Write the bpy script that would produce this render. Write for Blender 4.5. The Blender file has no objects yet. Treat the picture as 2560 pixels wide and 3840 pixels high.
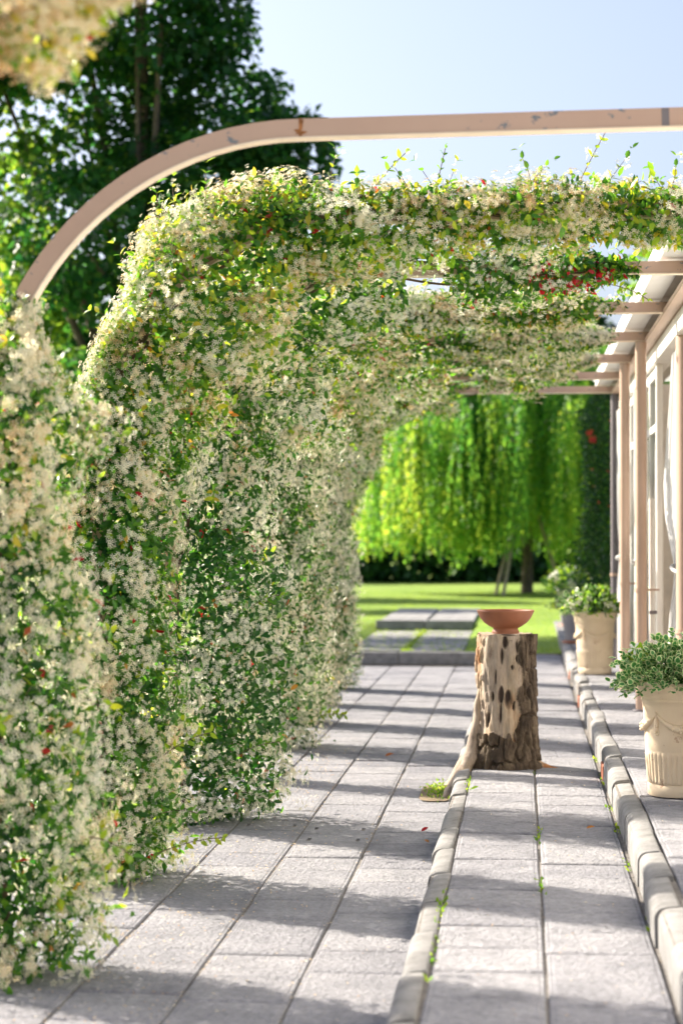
import bpy, math, random
import numpy as np
from mathutils import Vector, noise as mnoise
PI = math.pi
R = math.radians
random.seed(7)
rng = np.random.default_rng(7)
scene = bpy.context.scene
COL = scene.collection

# ------------------------------------------------------------------ camera, sky, sun, exposure
cam_d = bpy.data.cameras.new('camera')
cam = bpy.data.objects.new('camera', cam_d)
COL.objects.link(cam)
cam.location = (0, 0, 1.68)
cam.rotation_euler = (R(90 + 0.61), 0, R(5.16))
cam_d.sensor_fit = 'VERTICAL'
cam_d.sensor_height = 36
cam_d.sensor_width = 24
cam_d.lens = 70
cam_d.clip_start = 0.1
cam_d.clip_end = 2000
cam_d.dof.use_dof = True
cam_d.dof.focus_distance = 10.9
cam_d.dof.aperture_fstop = 2.0
cam_d.dof.aperture_blades = 9
scene.camera = cam

SUN_EL, SUN_AZ = 32.0, -60.0          # azimuth clockwise from +Y: the sun stands ahead and to the left
world = bpy.data.worlds.new('World')
scene.world = world
world.use_nodes = True
wn = world.node_tree
sky = wn.nodes.new('ShaderNodeTexSky')
sky.sky_type = 'NISHITA'
sky.sun_disc = False
sky.sun_elevation = R(SUN_EL)
sky.sun_rotation = R(SUN_AZ)
sky.air_density = 1.0
sky.dust_density = 3.6
sky.ozone_density = 3.0
bg = wn.nodes['Background']
bg.inputs['Strength'].default_value = 0.12
hs = wn.nodes.new('ShaderNodeHueSaturation'); hs.inputs['Saturation'].default_value = 0.72; hs.inputs['Value'].default_value = 0.66
mt_ = wn.nodes.new('ShaderNodeMix'); mt_.data_type = 'RGBA'; mt_.blend_type = 'MULTIPLY'; mt_.inputs[0].default_value = 1.0
mt_.inputs[7].default_value = (0.95, 0.95, 1.035, 1)      # a slightly hazy, less green morning sky, the same all round
wn.links.new(sky.outputs[0], hs.inputs['Color']); wn.links.new(hs.outputs[0], mt_.inputs[6])
wn.links.new(mt_.outputs[2], bg.inputs['Color'])
sun_d = bpy.data.lights.new('sun', 'SUN')
sun_d.energy = 5.0
sun_d.angle = R(0.6)
sun_d.color = (1.0, 0.90, 0.76)
sun = bpy.data.objects.new('sun', sun_d)
COL.objects.link(sun)
sdir = Vector((math.sin(R(SUN_AZ)) * math.cos(R(SUN_EL)), math.cos(R(SUN_AZ)) * math.cos(R(SUN_EL)), math.sin(R(SUN_EL))))
sun.rotation_euler = sdir.to_track_quat('Z', 'Y').to_euler()
scene.view_settings.view_transform = 'Standard'
scene.view_settings.look = 'None'
scene.view_settings.gamma = 1
scene.view_settings.use_curve_mapping = False
scene.view_settings.exposure = 1.54
scene.render.engine = 'CYCLES'
scene.cycles.max_bounces = 8
scene.cycles.transparent_max_bounces = 8

# ------------------------------------------------------------------ helpers
def tag(o, label=None, cat=None, group=None, kind=None):
    if label: o['label'] = label
    if cat: o['category'] = cat
    if group: o['group'] = group
    if kind: o['kind'] = kind
    return o

def empty(name, loc, label=None, cat=None, group=None, rz=0):
    o = bpy.data.objects.new(name, None)
    o.empty_display_size = 0.2
    COL.objects.link(o)
    o.location = loc
    o.rotation_euler = (0, 0, rz)
    return tag(o, label, cat, group)

def link(name, me, parent=None, kind=None, loc=None):
    o = bpy.data.objects.new(name, me)
    COL.objects.link(o)
    if parent is not None: o.parent = parent
    if kind: o['kind'] = kind
    if loc is not None: o.location = loc
    return o

class MB:
    """collects polygons for one mesh"""
    def __init__(s): s.v = []; s.f = []; s.sm = []
    def add(s, vs, fs, smooth=False):
        b = len(s.v); s.v += [tuple(v) for v in vs]
        s.f += [tuple(i + b for i in f) for f in fs]; s.sm += [smooth] * len(fs)
        return s
    def box(s, x0, x1, y0, y1, z0, z1, c=0.0):
        if c <= 0:
            vs = [(x, y, z) for z in (z0, z1) for y in (y0, y1) for x in (x0, x1)]
            return s.add(vs, [(0, 2, 3, 1), (4, 5, 7, 6), (0, 1, 5, 4), (2, 6, 7, 3), (0, 4, 6, 2), (1, 3, 7, 5)])
        vs = []
        for (z, i) in ((z0, 0), (z0 + c, 1), (z1 - c, 1), (z1, 0)):
            k = c if i == 0 else 0
            for (x, y) in ((x0 + k, y0 + c), (x0 + c, y0 + k), (x1 - c, y0 + k), (x1 - k, y0 + c), (x1 - k, y1 - c), (x1 - c, y1 - k), (x0 + c, y1 - k), (x0 + k, y1 - c)):
                vs.append((x, y, z))
        fs = [tuple(range(7, -1, -1)), tuple(range(24, 32))]
        for l in range(3):
            for i in range(8):
                j = (i + 1) % 8
                fs.append((l * 8 + i, l * 8 + j, l * 8 + 8 + j, l * 8 + 8 + i))
        return s.add(vs, fs)
    def tube(s, pts, rad, n=8, caps=True, smooth=True):
        pts = [Vector(p) for p in pts]
        if not hasattr(rad, '__len__'): rad = [rad] * len(pts)
        vs = []; up = None
        for i, p in enumerate(pts):
            t = (pts[min(i + 1, len(pts) - 1)] - pts[max(i - 1, 0)]).normalized()
            if up is None: up = Vector((0, 0, 1)) if abs(t.z) < .9 else Vector((0, 1, 0))
            a = t.cross(up).normalized(); b = a.cross(t).normalized(); up = b
            for k in range(n):
                w = 2 * PI * k / n
                vs.append(p + a * (math.cos(w) * rad[i]) + b * (math.sin(w) * rad[i]))
        fs = []
        for i in range(len(pts) - 1):
            for k in range(n):
                j = (k + 1) % n
                fs.append((i * n + k, i * n + j, (i + 1) * n + j, (i + 1) * n + k))
        s.add(vs, fs, smooth)
        if caps:
            s.add([vs[k] for k in range(n)], [tuple(range(n - 1, -1, -1))]); s.add([vs[-n + k] for k in range(n)], [tuple(range(n))])
        return s
    def lathe(s, prof, n=48, mod=None, center=(0, 0), smooth=True):
        vs = []
        for (r, z) in prof:
            for k in range(n):
                w = 2 * PI * k / n
                rr = r + (mod(w, z, r) if mod else 0)
                vs.append((center[0] + rr * math.cos(w), center[1] + rr * math.sin(w), z))
        fs = []
        for i in range(len(prof) - 1):
            for k in range(n):
                j = (k + 1) % n
                fs.append((i * n + k, i * n + j, (i + 1) * n + j, (i + 1) * n + k))
        s.add(vs, fs, smooth)
        s.add([vs[k] for k in range(n)], [tuple(range(n - 1, -1, -1))])
        return s
    def ball(s, c, r, n=8, m=5):
        vs = [(c[0], c[1], c[2] - r)]
        for i in range(1, m):
            a = -PI / 2 + PI * i / m
            for k in range(n):
                w = 2 * PI * k / n
                vs.append((c[0] + r * math.cos(a) * math.cos(w), c[1] + r * math.cos(a) * math.sin(w), c[2] + r * math.sin(a)))
        vs.append((c[0], c[1], c[2] + r))
        fs = [(0, 1 + (k + 1) % n, 1 + k) for k in range(n)]
        for i in range(m - 2):
            for k in range(n):
                j = (k + 1) % n
                fs.append((1 + i * n + k, 1 + i * n + j, 1 + (i + 1) * n + j, 1 + (i + 1) * n + k))
        t = len(vs) - 1
        fs += [(t, 1 + (m - 2) * n + k, 1 + (m - 2) * n + (k + 1) % n) for k in range(n)]
        return s.add(vs, fs, True)
    def mesh(s, name, mat):
        me = bpy.data.meshes.new(name)
        me.from_pydata(s.v, [], s.f)
        me.polygons.foreach_set('use_smooth', s.sm)
        me.materials.append(mat)
        me.update()
        return me
    def build(s, name, mat, parent=None, kind=None, loc=None):
        return link(name, s.mesh(name, mat), parent, kind, loc)

def np_mesh(name, V, F, mat, attrs=None):
    me = bpy.data.meshes.new(name)
    n, m = len(V), len(F)
    me.vertices.add(n); me.vertices.foreach_set('co', np.ascontiguousarray(V, dtype=np.float32).ravel())
    me.loops.add(m * 3); me.loops.foreach_set('vertex_index', np.ascontiguousarray(F, dtype=np.int32).ravel())
    me.polygons.add(m)
    me.polygons.foreach_set('loop_start', np.arange(0, m * 3, 3, dtype=np.int32))
    me.polygons.foreach_set('loop_total', np.full(m, 3, dtype=np.int32))
    me.update(calc_edges=True)
    for k, a in (attrs or {}).items():
        at = me.attributes.new(k, 'FLOAT', 'POINT')
        at.data.foreach_set('value', np.ascontiguousarray(a, dtype=np.float32))
    me.materials.append(mat)
    return me

def norm(a):
    return a / np.maximum(np.linalg.norm(a, axis=1, keepdims=True), 1e-9)

def cloud(name, T, P, D, Nn, S, mat, tint=None, edge=None):
    """place template T=(verts,tris) at P with x axis D and z axis near Nn"""
    V, F = T
    D = norm(D); Y = norm(np.cross(Nn, D)); Z = np.cross(D, Y)
    S = np.asarray(S)[:, None, None] if np.ndim(S) else S
    W = P[:, None, :] + S * (V[None, :, 0:1] * D[:, None, :] + V[None, :, 1:2] * Y[:, None, :] + V[None, :, 2:3] * Z[:, None, :])
    n, k = len(P), len(V)
    FF = (F[None] + (np.arange(n) * k)[:, None, None]).reshape(-1, 3)
    at = {}
    if tint is not None: at['tint'] = np.repeat(tint, k)
    if edge is not None: at['edge'] = np.tile(edge, n)
    return np_mesh(name, W.reshape(-1, 3), FF, mat, at)

def vnoise(p, seed=0):
    """3-D value noise in 0..1 on an (n,3) array"""
    p = np.asarray(p, dtype=np.float64)
    i = np.floor(p).astype(np.int64); f = p - i; f = f * f * (3 - 2 * f)
    def h(a, b, c):
        x = (a * 374761393 + b * 668265263 + c * 2147483647 + seed * 1442695041) & 0xffffffff
        x = ((x ^ (x >> 13)) * 1274126177) & 0xffffffff
        x = (x ^ (x >> 16)) & 0xffffffff
        return x / 4294967295.0
    r = 0
    for dx in (0, 1):
        for dy in (0, 1):
            for dz in (0, 1):
                w = (f[:, 0] if dx else 1 - f[:, 0]) * (f[:, 1] if dy else 1 - f[:, 1]) * (f[:, 2] if dz else 1 - f[:, 2])
                r = r + w * h(i[:, 0] + dx, i[:, 1] + dy, i[:, 2] + dz)
    return r

def rvec(n):
    return norm(rng.normal(size=(n, 3)))

# leaf and flower shapes
LEAF = (np.array([(0, 0, 0), (.28, -.23, .06), (.64, -.21, .04), (1, 0, -.12), (.64, .21, .04), (.28, .23, .06), (.33, 0, 0), (.68, 0, -.03)], float),
        np.array([(0, 1, 6), (1, 2, 6), (2, 7, 6), (2, 3, 7), (0, 6, 5), (6, 4, 5), (6, 7, 4), (7, 3, 4)]))
LEAF4 = (np.array([(0, 0, 0), (.5, -.24, .07), (1, 0, -.1), (.5, .24, .07)], float), np.array([(0, 1, 2), (0, 2, 3)]))
LOBED = (np.array([(0, 0, 0), (.25, -.5, .05), (.62, -.3, 0), (1, 0, -.1), (.62, .3, 0), (.25, .5, .05)], float),
         np.array([(0, 1, 2), (0, 2, 3), (0, 3, 4), (0, 4, 5)]))
def _flower():
    v = [(0, 0, 0)]; f = []
    for k in range(5):
        a = 2 * PI * k / 5
        for (r, da, z) in ((.62, -.22, .12), (1.0, .10, -.04), (.78, .30, .0)):
            v.append((r * math.cos(a + da), r * math.sin(a + da), z))
        b = 1 + 3 * k
        f += [(0, b, b + 1), (0, b + 1, b + 2)]
    return np.array(v, float), np.array(f)
FLOWER = _flower()
def _flower5():
    v = []; f = []
    for k in range(5):
        a = 2 * PI * k / 5; b = len(v)
        v += [(.1 * math.cos(a), .1 * math.sin(a), 0), (.9 * math.cos(a - .25), .9 * math.sin(a - .25), .06), (.9 * math.cos(a + .3), .9 * math.sin(a + .3), 0)]
        f.append((b, b + 1, b + 2))
    return np.array(v, float), np.array(f)
FLOWER5 = _flower5()

# ------------------------------------------------------------------ materials
def nodes(name):
    m = bpy.data.materials.new(name); m.use_nodes = True
    t = m.node_tree; b = t.nodes['Principled BSDF']
    return m, t, b
def ramp(t, stops, fac=None):
    r = t.nodes.new('ShaderNodeValToRGB')
    el = r.color_ramp.elements
    while len(el) < len(stops): el.new(0.5)
    for e, (p, c) in zip(el, stops):
        e.position = p; e.color = (*c, 1) if len(c) == 3 else c
    if fac is not None: t.links.new(fac, r.inputs[0])
    return r
def tex(t, kind='ShaderNodeTexNoise', scale=5, detail=4, rough=.55, vec=None, sc=None):
    co = t.nodes.new('ShaderNodeTexCoord')
    out = co.outputs['Object']
    if vec == 'world':
        g = t.nodes.new('ShaderNodeNewGeometry'); out = g.outputs['Position']
    if sc:
        mp = t.nodes.new('ShaderNodeMapping'); mp.inputs['Scale'].default_value = sc
        t.links.new(out, mp.inputs[0]); out = mp.outputs[0]
    n = t.nodes.new(kind); n.inputs['Scale'].default_value = scale
    if kind == 'ShaderNodeTexNoise':
        n.inputs['Detail'].default_value = detail; n.inputs['Roughness'].default_value = rough
    t.links.new(out, n.inputs['Vector'])
    return n
def mixc(t, fac, a, b, mode='MIX'):
    m = t.nodes.new('ShaderNodeMix'); m.data_type = 'RGBA'; m.blend_type = mode
    for s, v in ((0, fac), (6, a), (7, b)):
        if hasattr(v, 'is_output'): t.links.new(v, m.inputs[s])
        elif s == 0: m.inputs[0].default_value = v
        else: m.inputs[s].default_value = (*v, 1)
    return m.outputs[2]
def bump(t, b, h, strength=.5, dist=.01):
    n = t.nodes.new('ShaderNodeBump'); n.inputs['Strength'].default_value = strength; n.inputs['Distance'].default_value = dist
    t.links.new(h, n.inputs['Height']); t.links.new(n.outputs[0], b.inputs['Normal'])
    return n

def mat_plain(name, col, rough=.6, metal=0, var=.12, scale=6, bmp=0.0, bscale=60):
    m, t, b = nodes(name)
    n = tex(t, scale=scale, detail=6)
    lo = tuple(c * (1 - var) for c in col); hi = tuple(min(1, c * (1 + var)) for c in col)
    r = ramp(t, [(.3, lo), (.7, hi)], n.outputs[0])
    t.links.new(r.outputs[0], b.inputs['Base Color'])
    b.inputs['Roughness'].default_value = rough; b.inputs['Metallic'].default_value = metal
    if bmp:
        n2 = tex(t, scale=bscale, detail=5); bump(t, b, n2.outputs[0], bmp, .004)
    return m

def mat_foliage(name, stops, tstops, trans=.45, rough=.45, attr='tint', spec=.3):
    """leaf: diffuse/gloss with light passing through; colour picked by a per-leaf attribute value"""
    m, t, b = nodes(name)
    a = t.nodes.new('ShaderNodeAttribute'); a.attribute_name = attr
    r = ramp(t, stops, a.outputs['Fac'])
    r2 = ramp(t, tstops, a.outputs['Fac'])
    t.links.new(r.outputs[0], b.inputs['Base Color'])
    b.inputs['Roughness'].default_value = rough
    b.inputs['Specular IOR Level'].default_value = spec
    tr = t.nodes.new('ShaderNodeBsdfTranslucent'); t.links.new(r2.outputs[0], tr.inputs[0])
    mx = t.nodes.new('ShaderNodeMixShader'); mx.inputs[0].default_value = trans
    t.links.new(b.outputs[0], mx.inputs[1]); t.links.new(tr.outputs[0], mx.inputs[2])
    t.links.new(mx.outputs[0], t.nodes['Material Output'].inputs[0])
    return m

M = {}
# tint 0 deep green .. .6 yellow green .. .8 golden .. .95 red
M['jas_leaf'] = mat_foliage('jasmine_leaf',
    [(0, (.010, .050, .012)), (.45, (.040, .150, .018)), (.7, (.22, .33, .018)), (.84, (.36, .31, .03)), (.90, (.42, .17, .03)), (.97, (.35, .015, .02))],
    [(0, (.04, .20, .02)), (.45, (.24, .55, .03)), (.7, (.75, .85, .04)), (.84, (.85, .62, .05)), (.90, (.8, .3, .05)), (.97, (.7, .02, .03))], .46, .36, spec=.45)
M['jas_flower'] = mat_foliage('jasmine_petal',
    [(0, (.90, .88, .80)), (.55, (.88, .82, .66)), (.80, (.80, .64, .42)), (1, (.50, .28, .13))],
    [(0, (.93, .92, .76)), (.55, (.92, .84, .56)), (.80, (.85, .62, .34)), (1, (.5, .27, .1))], .56, .7, spec=.1)
M['bark_vine'] = mat_plain('vine_bark', (.13, .085, .055), .9, var=.4, scale=20, bmp=.6, bscale=90)
M['tree_leaf'] = mat_foliage('tree_leaf', [(0, (.010, .050, .014)), (.6, (.022, .085, .018)), (1, (.07, .15, .02))],
    [(0, (.03, .18, .04)), (.5, (.12, .38, .04)), (1, (.55, .75, .06))], .42, .4)
M['willow_leaf'] = mat_foliage('willow_leaf', [(0, (.035, .13, .025)), (.5, (.12, .30, .035)), (1, (.36, .48, .05))],
    [(0, (.06, .28, .04)), (.5, (.34, .68, .07)), (1, (.80, .90, .10))], .46, .5)
M['dark_leaf'] = mat_foliage('dark_leaf', [(0, (.014, .055, .016)), (1, (.045, .13, .025))], [(0, (.02, .1, .02)), (1, (.12, .3, .03))], .25, .4)
M['lime_leaf'] = mat_foliage('lime_leaf', [(0, (.04, .13, .015)), (1, (.16, .28, .02))], [(0, (.2, .45, .03)), (1, (.6, .75, .05))], .45, .45)
M['white_petal'] = mat_foliage('white_petal', [(0, (.82, .82, .80)), (1, (.80, .77, .60))], [(0, (.8, .8, .75)), (1, (.8, .75, .5))], .3, .6)
M['red_petal'] = mat_foliage('red_petal', [(0, (.6, .03, .04)), (1, (.75, .16, .08))], [(0, (.7, .03, .05)), (1, (.8, .15, .08))], .3, .6)
# variegated leaf: cream margin
M['var_leaf'] = mat_foliage('variegated_leaf', [(0, (.05, .17, .05)), (.42, (.11, .27, .08)), (.62, (.55, .62, .28)), (.85, (.80, .80, .50))],
    [(0, (.08, .28, .05)), (.6, (.16, .4, .08)), (.8, (.6, .7, .3)), (1, (.75, .75, .4))], .25, .4, attr='edge')

def mat_slab():
    m, t, b = nodes('concrete_slab')
    g = t.nodes.new('ShaderNodeObjectInfo')
    n1 = tex(t, scale=2.2, detail=7, rough=.6, vec='world')
    n2 = tex(t, scale=32, detail=7, rough=.75, vec='world')
    n3 = tex(t, scale=6, detail=6, vec='world')
    r1 = ramp(t, [(.26, (.180, .183, .204)), (.40, (.246, .249, .272)), (.7, (.305, .307, .330))], n1.outputs[0])
    r2 = ramp(t, [(.30, (.62, .62, .62)), (.62, (1.10, 1.10, 1.10))], n2.outputs[0])
    r3 = ramp(t, [(.3, (.78, .78, .79)), (.62, (1.06, 1.05, 1.04))], n3.outputs[0])
    rr = ramp(t, [(0, (.84, .84, .86)), (1, (1.1, 1.09, 1.07))], g.outputs['Random'])
    c = mixc(t, 1.0, r1.outputs[0], r2.outputs[0], 'MULTIPLY')
    c = mixc(t, 1.0, c, r3.outputs[0], 'MULTIPLY')
    c = mixc(t, 1.0, c, rr.outputs[0], 'MULTIPLY')
    t.links.new(c, b.inputs['Base Color'])
    b.inputs['Roughness'].default_value = .85
    v = tex(t, scale=38, detail=5, rough=.62, vec='world')
    bump(t, b, v.outputs[0], 1.0, .022)
    return m
M['slab'] = mat_slab()
def mat_kerb():
    m, t, b = nodes('concrete_kerb')
    n1 = tex(t, scale=9, detail=8, rough=.65, vec='world'); n2 = tex(t, scale=60, detail=6, rough=.75, vec='world')
    r1 = ramp(t, [(.30, (.16, .157, .153)), (.48, (.245, .24, .235)), (.70, (.32, .315, .308))], n1.outputs[0])
    r2 = ramp(t, [(.3, (.8, .8, .8)), (.7, (1.05, 1.05, 1.05))], n2.outputs[0])
    t.links.new(mixc(t, 1.0, r1.outputs[0], r2.outputs[0], 'MULTIPLY'), b.inputs['Base Color'])
    b.inputs['Roughness'].default_value = .88
    bump(t, b, n2.outputs[0], .9, .010)
    return m
M['kerb'] = mat_kerb()
M['old_slab'] = mat_plain('weathered_path_slab', (.26, .255, .25), .9, var=.3, scale=5, bmp=.6, bscale=60)
M['brick'] = mat_plain('broken_brick_red', (.38, .13, .07), .9, var=.3, scale=25, bmp=.5)
M['joint'] = mat_plain('joint_sand', (.17, .155, .14), .95, var=.4, scale=30, bmp=.6, bscale=120)
M['soil'] = mat_plain('soil', (.17, .125, .075), .95, var=.5, scale=18, bmp=.9, bscale=60)
M['dark_hole'] = mat_plain('dark_recess', (.03, .028, .025), .9)  # near-black recess colour, assigned to no part
def mat_lawn():
    m, t, b = nodes('lawn_grass')
    n1 = tex(t, scale=.6, detail=6, vec='world'); n2 = tex(t, scale=14, detail=6, rough=.7, vec='world')
    r1 = ramp(t, [(.3, (.14, .25, .018)), (.7, (.23, .33, .028))], n1.outputs[0])
    r2 = ramp(t, [(.3, (.7, .75, .6)), (.7, (1.15, 1.1, 1.2))], n2.outputs[0])
    t.links.new(mixc(t, 1.0, r1.outputs[0], r2.outputs[0], 'MULTIPLY'), b.inputs['Base Color'])
    b.inputs['Roughness'].default_value = .9
    bump(t, b, n2.outputs[0], .8, .03)
    return m
M['lawn'] = mat_lawn()
M['blade'] = mat_foliage('grass_blade', [(0, (.07, .18, .015)), (1, (.20, .30, .03))], [(0, (.25, .5, .03)), (1, (.6, .7, .05))], .45, .6)

def mat_paint():
    m, t, b = nodes('beige_steel_paint')
    n = tex(t, scale=26, detail=6, rough=.65, sc=(.7, 1, 1)); n2 = tex(t, scale=2.6, detail=3); n3 = tex(t, scale=1.5, detail=5)
    base = ramp(t, [(.3, (.45, .295, .225)), (.7, (.51, .35, .27))], n3.outputs[0])
    md = t.nodes.new('ShaderNodeMix'); md.inputs[0].default_value = .4
    t.links.new(n.outputs[0], md.inputs[2]); t.links.new(n2.outputs[0], md.inputs[3])
    fl = ramp(t, [(.598, (0, 0, 0)), (.606, (1, 1, 1))], md.outputs[0])
    t.links.new(mixc(t, fl.outputs[0], base.outputs[0], (.17, .18, .20)), b.inputs['Base Color'])
    b.inputs['Roughness'].default_value = .45
    bump(t, b, fl.outputs[0], -.3, .002)
    return m
M['paint'] = mat_paint()
M['bounce_cream'] = mat_plain('bounce_lit_edge', (.82, .68, .52), .55, var=.08)  # pale underside tone stands in for light bounced off the paving
M['rust'] = mat_plain('rusted_weld', (.30, .12, .04), .9, var=.6, scale=35, bmp=.5)
M['post_paint'] = mat_plain('post_paint', (.50, .345, .26), .4, var=.08, scale=3)
M['grey_paint'] = mat_plain('grey_brown_paint', (.16, .14, .15), .5)
M['white_paint'] = mat_plain('white_frame_paint', (.74, .71, .66), .45, var=.05)
M['soffit'] = mat_plain('soffit_board', (.56, .52, .45), .6, var=.06)
M['fascia'] = mat_plain('fascia_white', (.80, .79, .76), .5, var=.03)
M['terracotta'] = mat_plain('terracotta', (.235, .082, .038), .6, var=.16, scale=9, bmp=.15, bscale=160)
def mat_pot():
    m, t, b = nodes('cream_cast_stone')
    n1 = tex(t, scale=3, detail=6); n2 = tex(t, scale=14, detail=8, rough=.7); n3 = tex(t, scale=130, detail=3)
    base = ramp(t, [(.3, (.66, .51, .35)), (.7, (.78, .64, .46))], n1.outputs[0])
    st = ramp(t, [(.60, (0, 0, 0)), (.68, (1, 1, 1))], n2.outputs[0])
    c = mixc(t, st.outputs[0], base.outputs[0], (.40, .235, .15))
    t.links.new(c, b.inputs['Base Color'])
    b.inputs['Roughness'].default_value = .75
    bump(t, b, n3.outputs[0], .3, .002)
    return m
M['pot'] = mat_pot()
M['grey_pot'] = mat_plain('grey_pot', (.24, .23, .25), .6, var=.12)
M['curtain'] = mat_foliage('white_curtain', [(0, (.66, .66, .65)), (1, (.66, .66, .66))], [(0, (.66, .65, .64)), (1, (.66, .66, .66))], .4, .8, spec=.05)
M['interior'] = mat_plain('interior_plaster', (.70, .62, .54), .8)
M['roof_panel'] = mat_foliage('translucent_roof_panel', [(0, (.8, .8, .8)), (1, (.8, .8, .8))], [(0, (.85, .85, .83)), (1, (.85, .85, .83))], .6, .5)
def mat_glass():
    m = bpy.data.materials.new('window_glass'); m.use_nodes = True; t = m.node_tree
    t.nodes.remove(t.nodes['Principled BSDF'])
    tr = t.nodes.new('ShaderNodeBsdfTransparent'); tr.inputs[0].default_value = (.90, .94, .92, 1)
    gl = t.nodes.new('ShaderNodeBsdfGlossy'); gl.inputs['Roughness'].default_value = .02
    fr = t.nodes.new('ShaderNodeFresnel'); fr.inputs[0].default_value = 1.5
    mx = t.nodes.new('ShaderNodeMixShader')
    t.links.new(fr.outputs[0], mx.inputs[0]); t.links.new(tr.outputs[0], mx.inputs[1]); t.links.new(gl.outputs[0], mx.inputs[2])
    t.links.new(mx.outputs[0], t.nodes['Material Output'].inputs[0])
    return m
M['glass'] = mat_glass()
M['tree_bark'] = mat_plain('tree_bark', (.12, .09, .065), .9, var=.35, scale=12, bmp=.8, bscale=30)
M['stake'] = mat_plain('pale_stake_wood', (.42, .33, .24), .85, var=.2, scale=12)
def mat_wood():
    m, t, b = nodes('bare_stump_wood')
    n1 = tex(t, scale=5, detail=6, sc=(1, 1, .35)); n2 = tex(t, scale=16, detail=8, rough=.7, sc=(1, 1, .4)); n3 = tex(t, scale=60, detail=6, sc=(1, 1, .25))
    c = ramp(t, [(.30, (.19, .145, .115)), (.43, (.34, .275, .22)), (.54, (.43, .33, .23)), (.66, (.38, .17, .065))], n1.outputs[0])
    d = ramp(t, [(.28, (.30, .20, .14)), (.44, (1, 1, 1))], n2.outputs[0])
    e = ramp(t, [(.3, (.75, .73, .70)), (.6, (1.05, 1.05, 1.05))], n3.outputs[0])
    a = t.nodes.new('ShaderNodeAttribute'); a.attribute_name = 'pit'
    c2 = mixc(t, 1.0, c.outputs[0], d.outputs[0], 'MULTIPLY'); c2 = mixc(t, 1.0, c2, e.outputs[0], 'MULTIPLY')
    t.links.new(mixc(t, a.outputs['Fac'], c2, (.035, .022, .016)), b.inputs['Base Color'])
    b.inputs['Roughness'].default_value = .85
    bump(t, b, n2.outputs[0], .6, .01)
    return m
M['wood'] = mat_wood()
def mat_bark():
    m, t, b = nodes('stump_bark')
    n1 = tex(t, scale=9, detail=8, rough=.7, sc=(1, 1, .6)); n2 = tex(t, scale=60, detail=6)
    c = ramp(t, [(.3, (.018, .012, .009)), (.48, (.07, .048, .031)), (.70, (.20, .15, .10))], n1.outputs[0])
    t.links.new(c.outputs[0], b.inputs['Base Color']); b.inputs['Roughness'].default_value = .95
    bump(t, b, n2.outputs[0], .8, .008)
    return m
M['stump_bark'] = mat_bark()

# ------------------------------------------------------------------ ground, lawn
Z1, Z2 = 0.15, 0.30           # platform and upper strip above the lower walk
LAWN = 0.16
YE = 25.2                     # far end of the terrace
def sheet(name, pts, z, mat, kind='structure'):
    mb = MB(); mb.add([(x, y, z) for (x, y) in pts], [tuple(range(len(pts)))])
    return mb.build(name, mat, None, kind)
base = MB().box(-9.5, 6.0, -3, YE, -.12, -.011)
base.box(-.405, 6.0, -3, YE, -.03, Z1 - .012)
base.box(.515, 6.0, -3, YE, Z1 - .045, Z2 - .020)
base.build('terrace_bed', M['joint'], None, 'structure')

lw = MB()
xs = [-400, -120, -50, -25, -12, -6, -2.36, -2.26, -.75, -.65, 2.5, 6, 12, 25, 60, 200, 400]
ys = [YE + .12, 26.5, 27.5, 28.5, 29.5, 30.9, 31.1, 33, 36.5, 40, 46, 52, 60, 75, 110, 200, 600]
def lawn_h(x, y):
    t = min(1, max(0, (y - 26.0) / 5.0)); h = LAWN + .11 * t * t * (3 - 2 * t)
    if -2.3 < x < -.7: h = LAWN if y < 31 else LAWN + .11
    return h + .03 * math.sin(x * .35) * min(1, max(0, (y - 33) / 10))
vs = [(x, y, lawn_h(x, y)) for y in ys for x in xs]
nx = len(xs)
lw.add(vs, [(j * nx + i, j * nx + i + 1, (j + 1) * nx + i + 1, (j + 1) * nx + i) for j in range(len(ys) - 1) for i in range(nx - 1)], True)
lw.build('lawn', M['lawn'], None, 'structure')
gs = MB().box(-400, -9.5, -60, YE + .12, -.2, .02); gs.box(6.0, 400, -60, YE + .12, -.2, .02); gs.box(-9.5, 6.0, -60, -3, -.2, .02)
gs.build('side_ground', M['lawn'], None, 'structure')

# grass blades over the near lawn, where single tufts catch the light
n = 52000
gx = rng.uniform(-7.5, 4.5, n); gy = 25.4 + (rng.uniform(0, 1, n) ** 1.5) * 24
ok = ~((gx > -2.25) & (gx < -.72) & (gy < 36.4)) | (rng.uniform(0, 1, n) < .03)
gx, gy = gx[ok], gy[ok]
gz = np.array([lawn_h(a, b) for a, b in zip(gx, gy)])
P = np.stack([gx, gy, gz], 1); m_ = len(P)
D = norm(np.stack([rng.normal(0, .45, m_), rng.normal(0, .45, m_), np.ones(m_)], 1))
BL = (np.array([(0, -.12, 0), (0, .12, 0), (1, 0, 0)], float), np.array([(0, 1, 2)]))
go = link('grass', cloud('grass', BL, P, D, rvec(m_), rng.uniform(.018, .042, m_), M['blade'], rng.uniform(0, 1, m_)))
tag(go, 'short bright green grass covering the lawn beyond the terrace', 'grass', kind='stuff')

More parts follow.
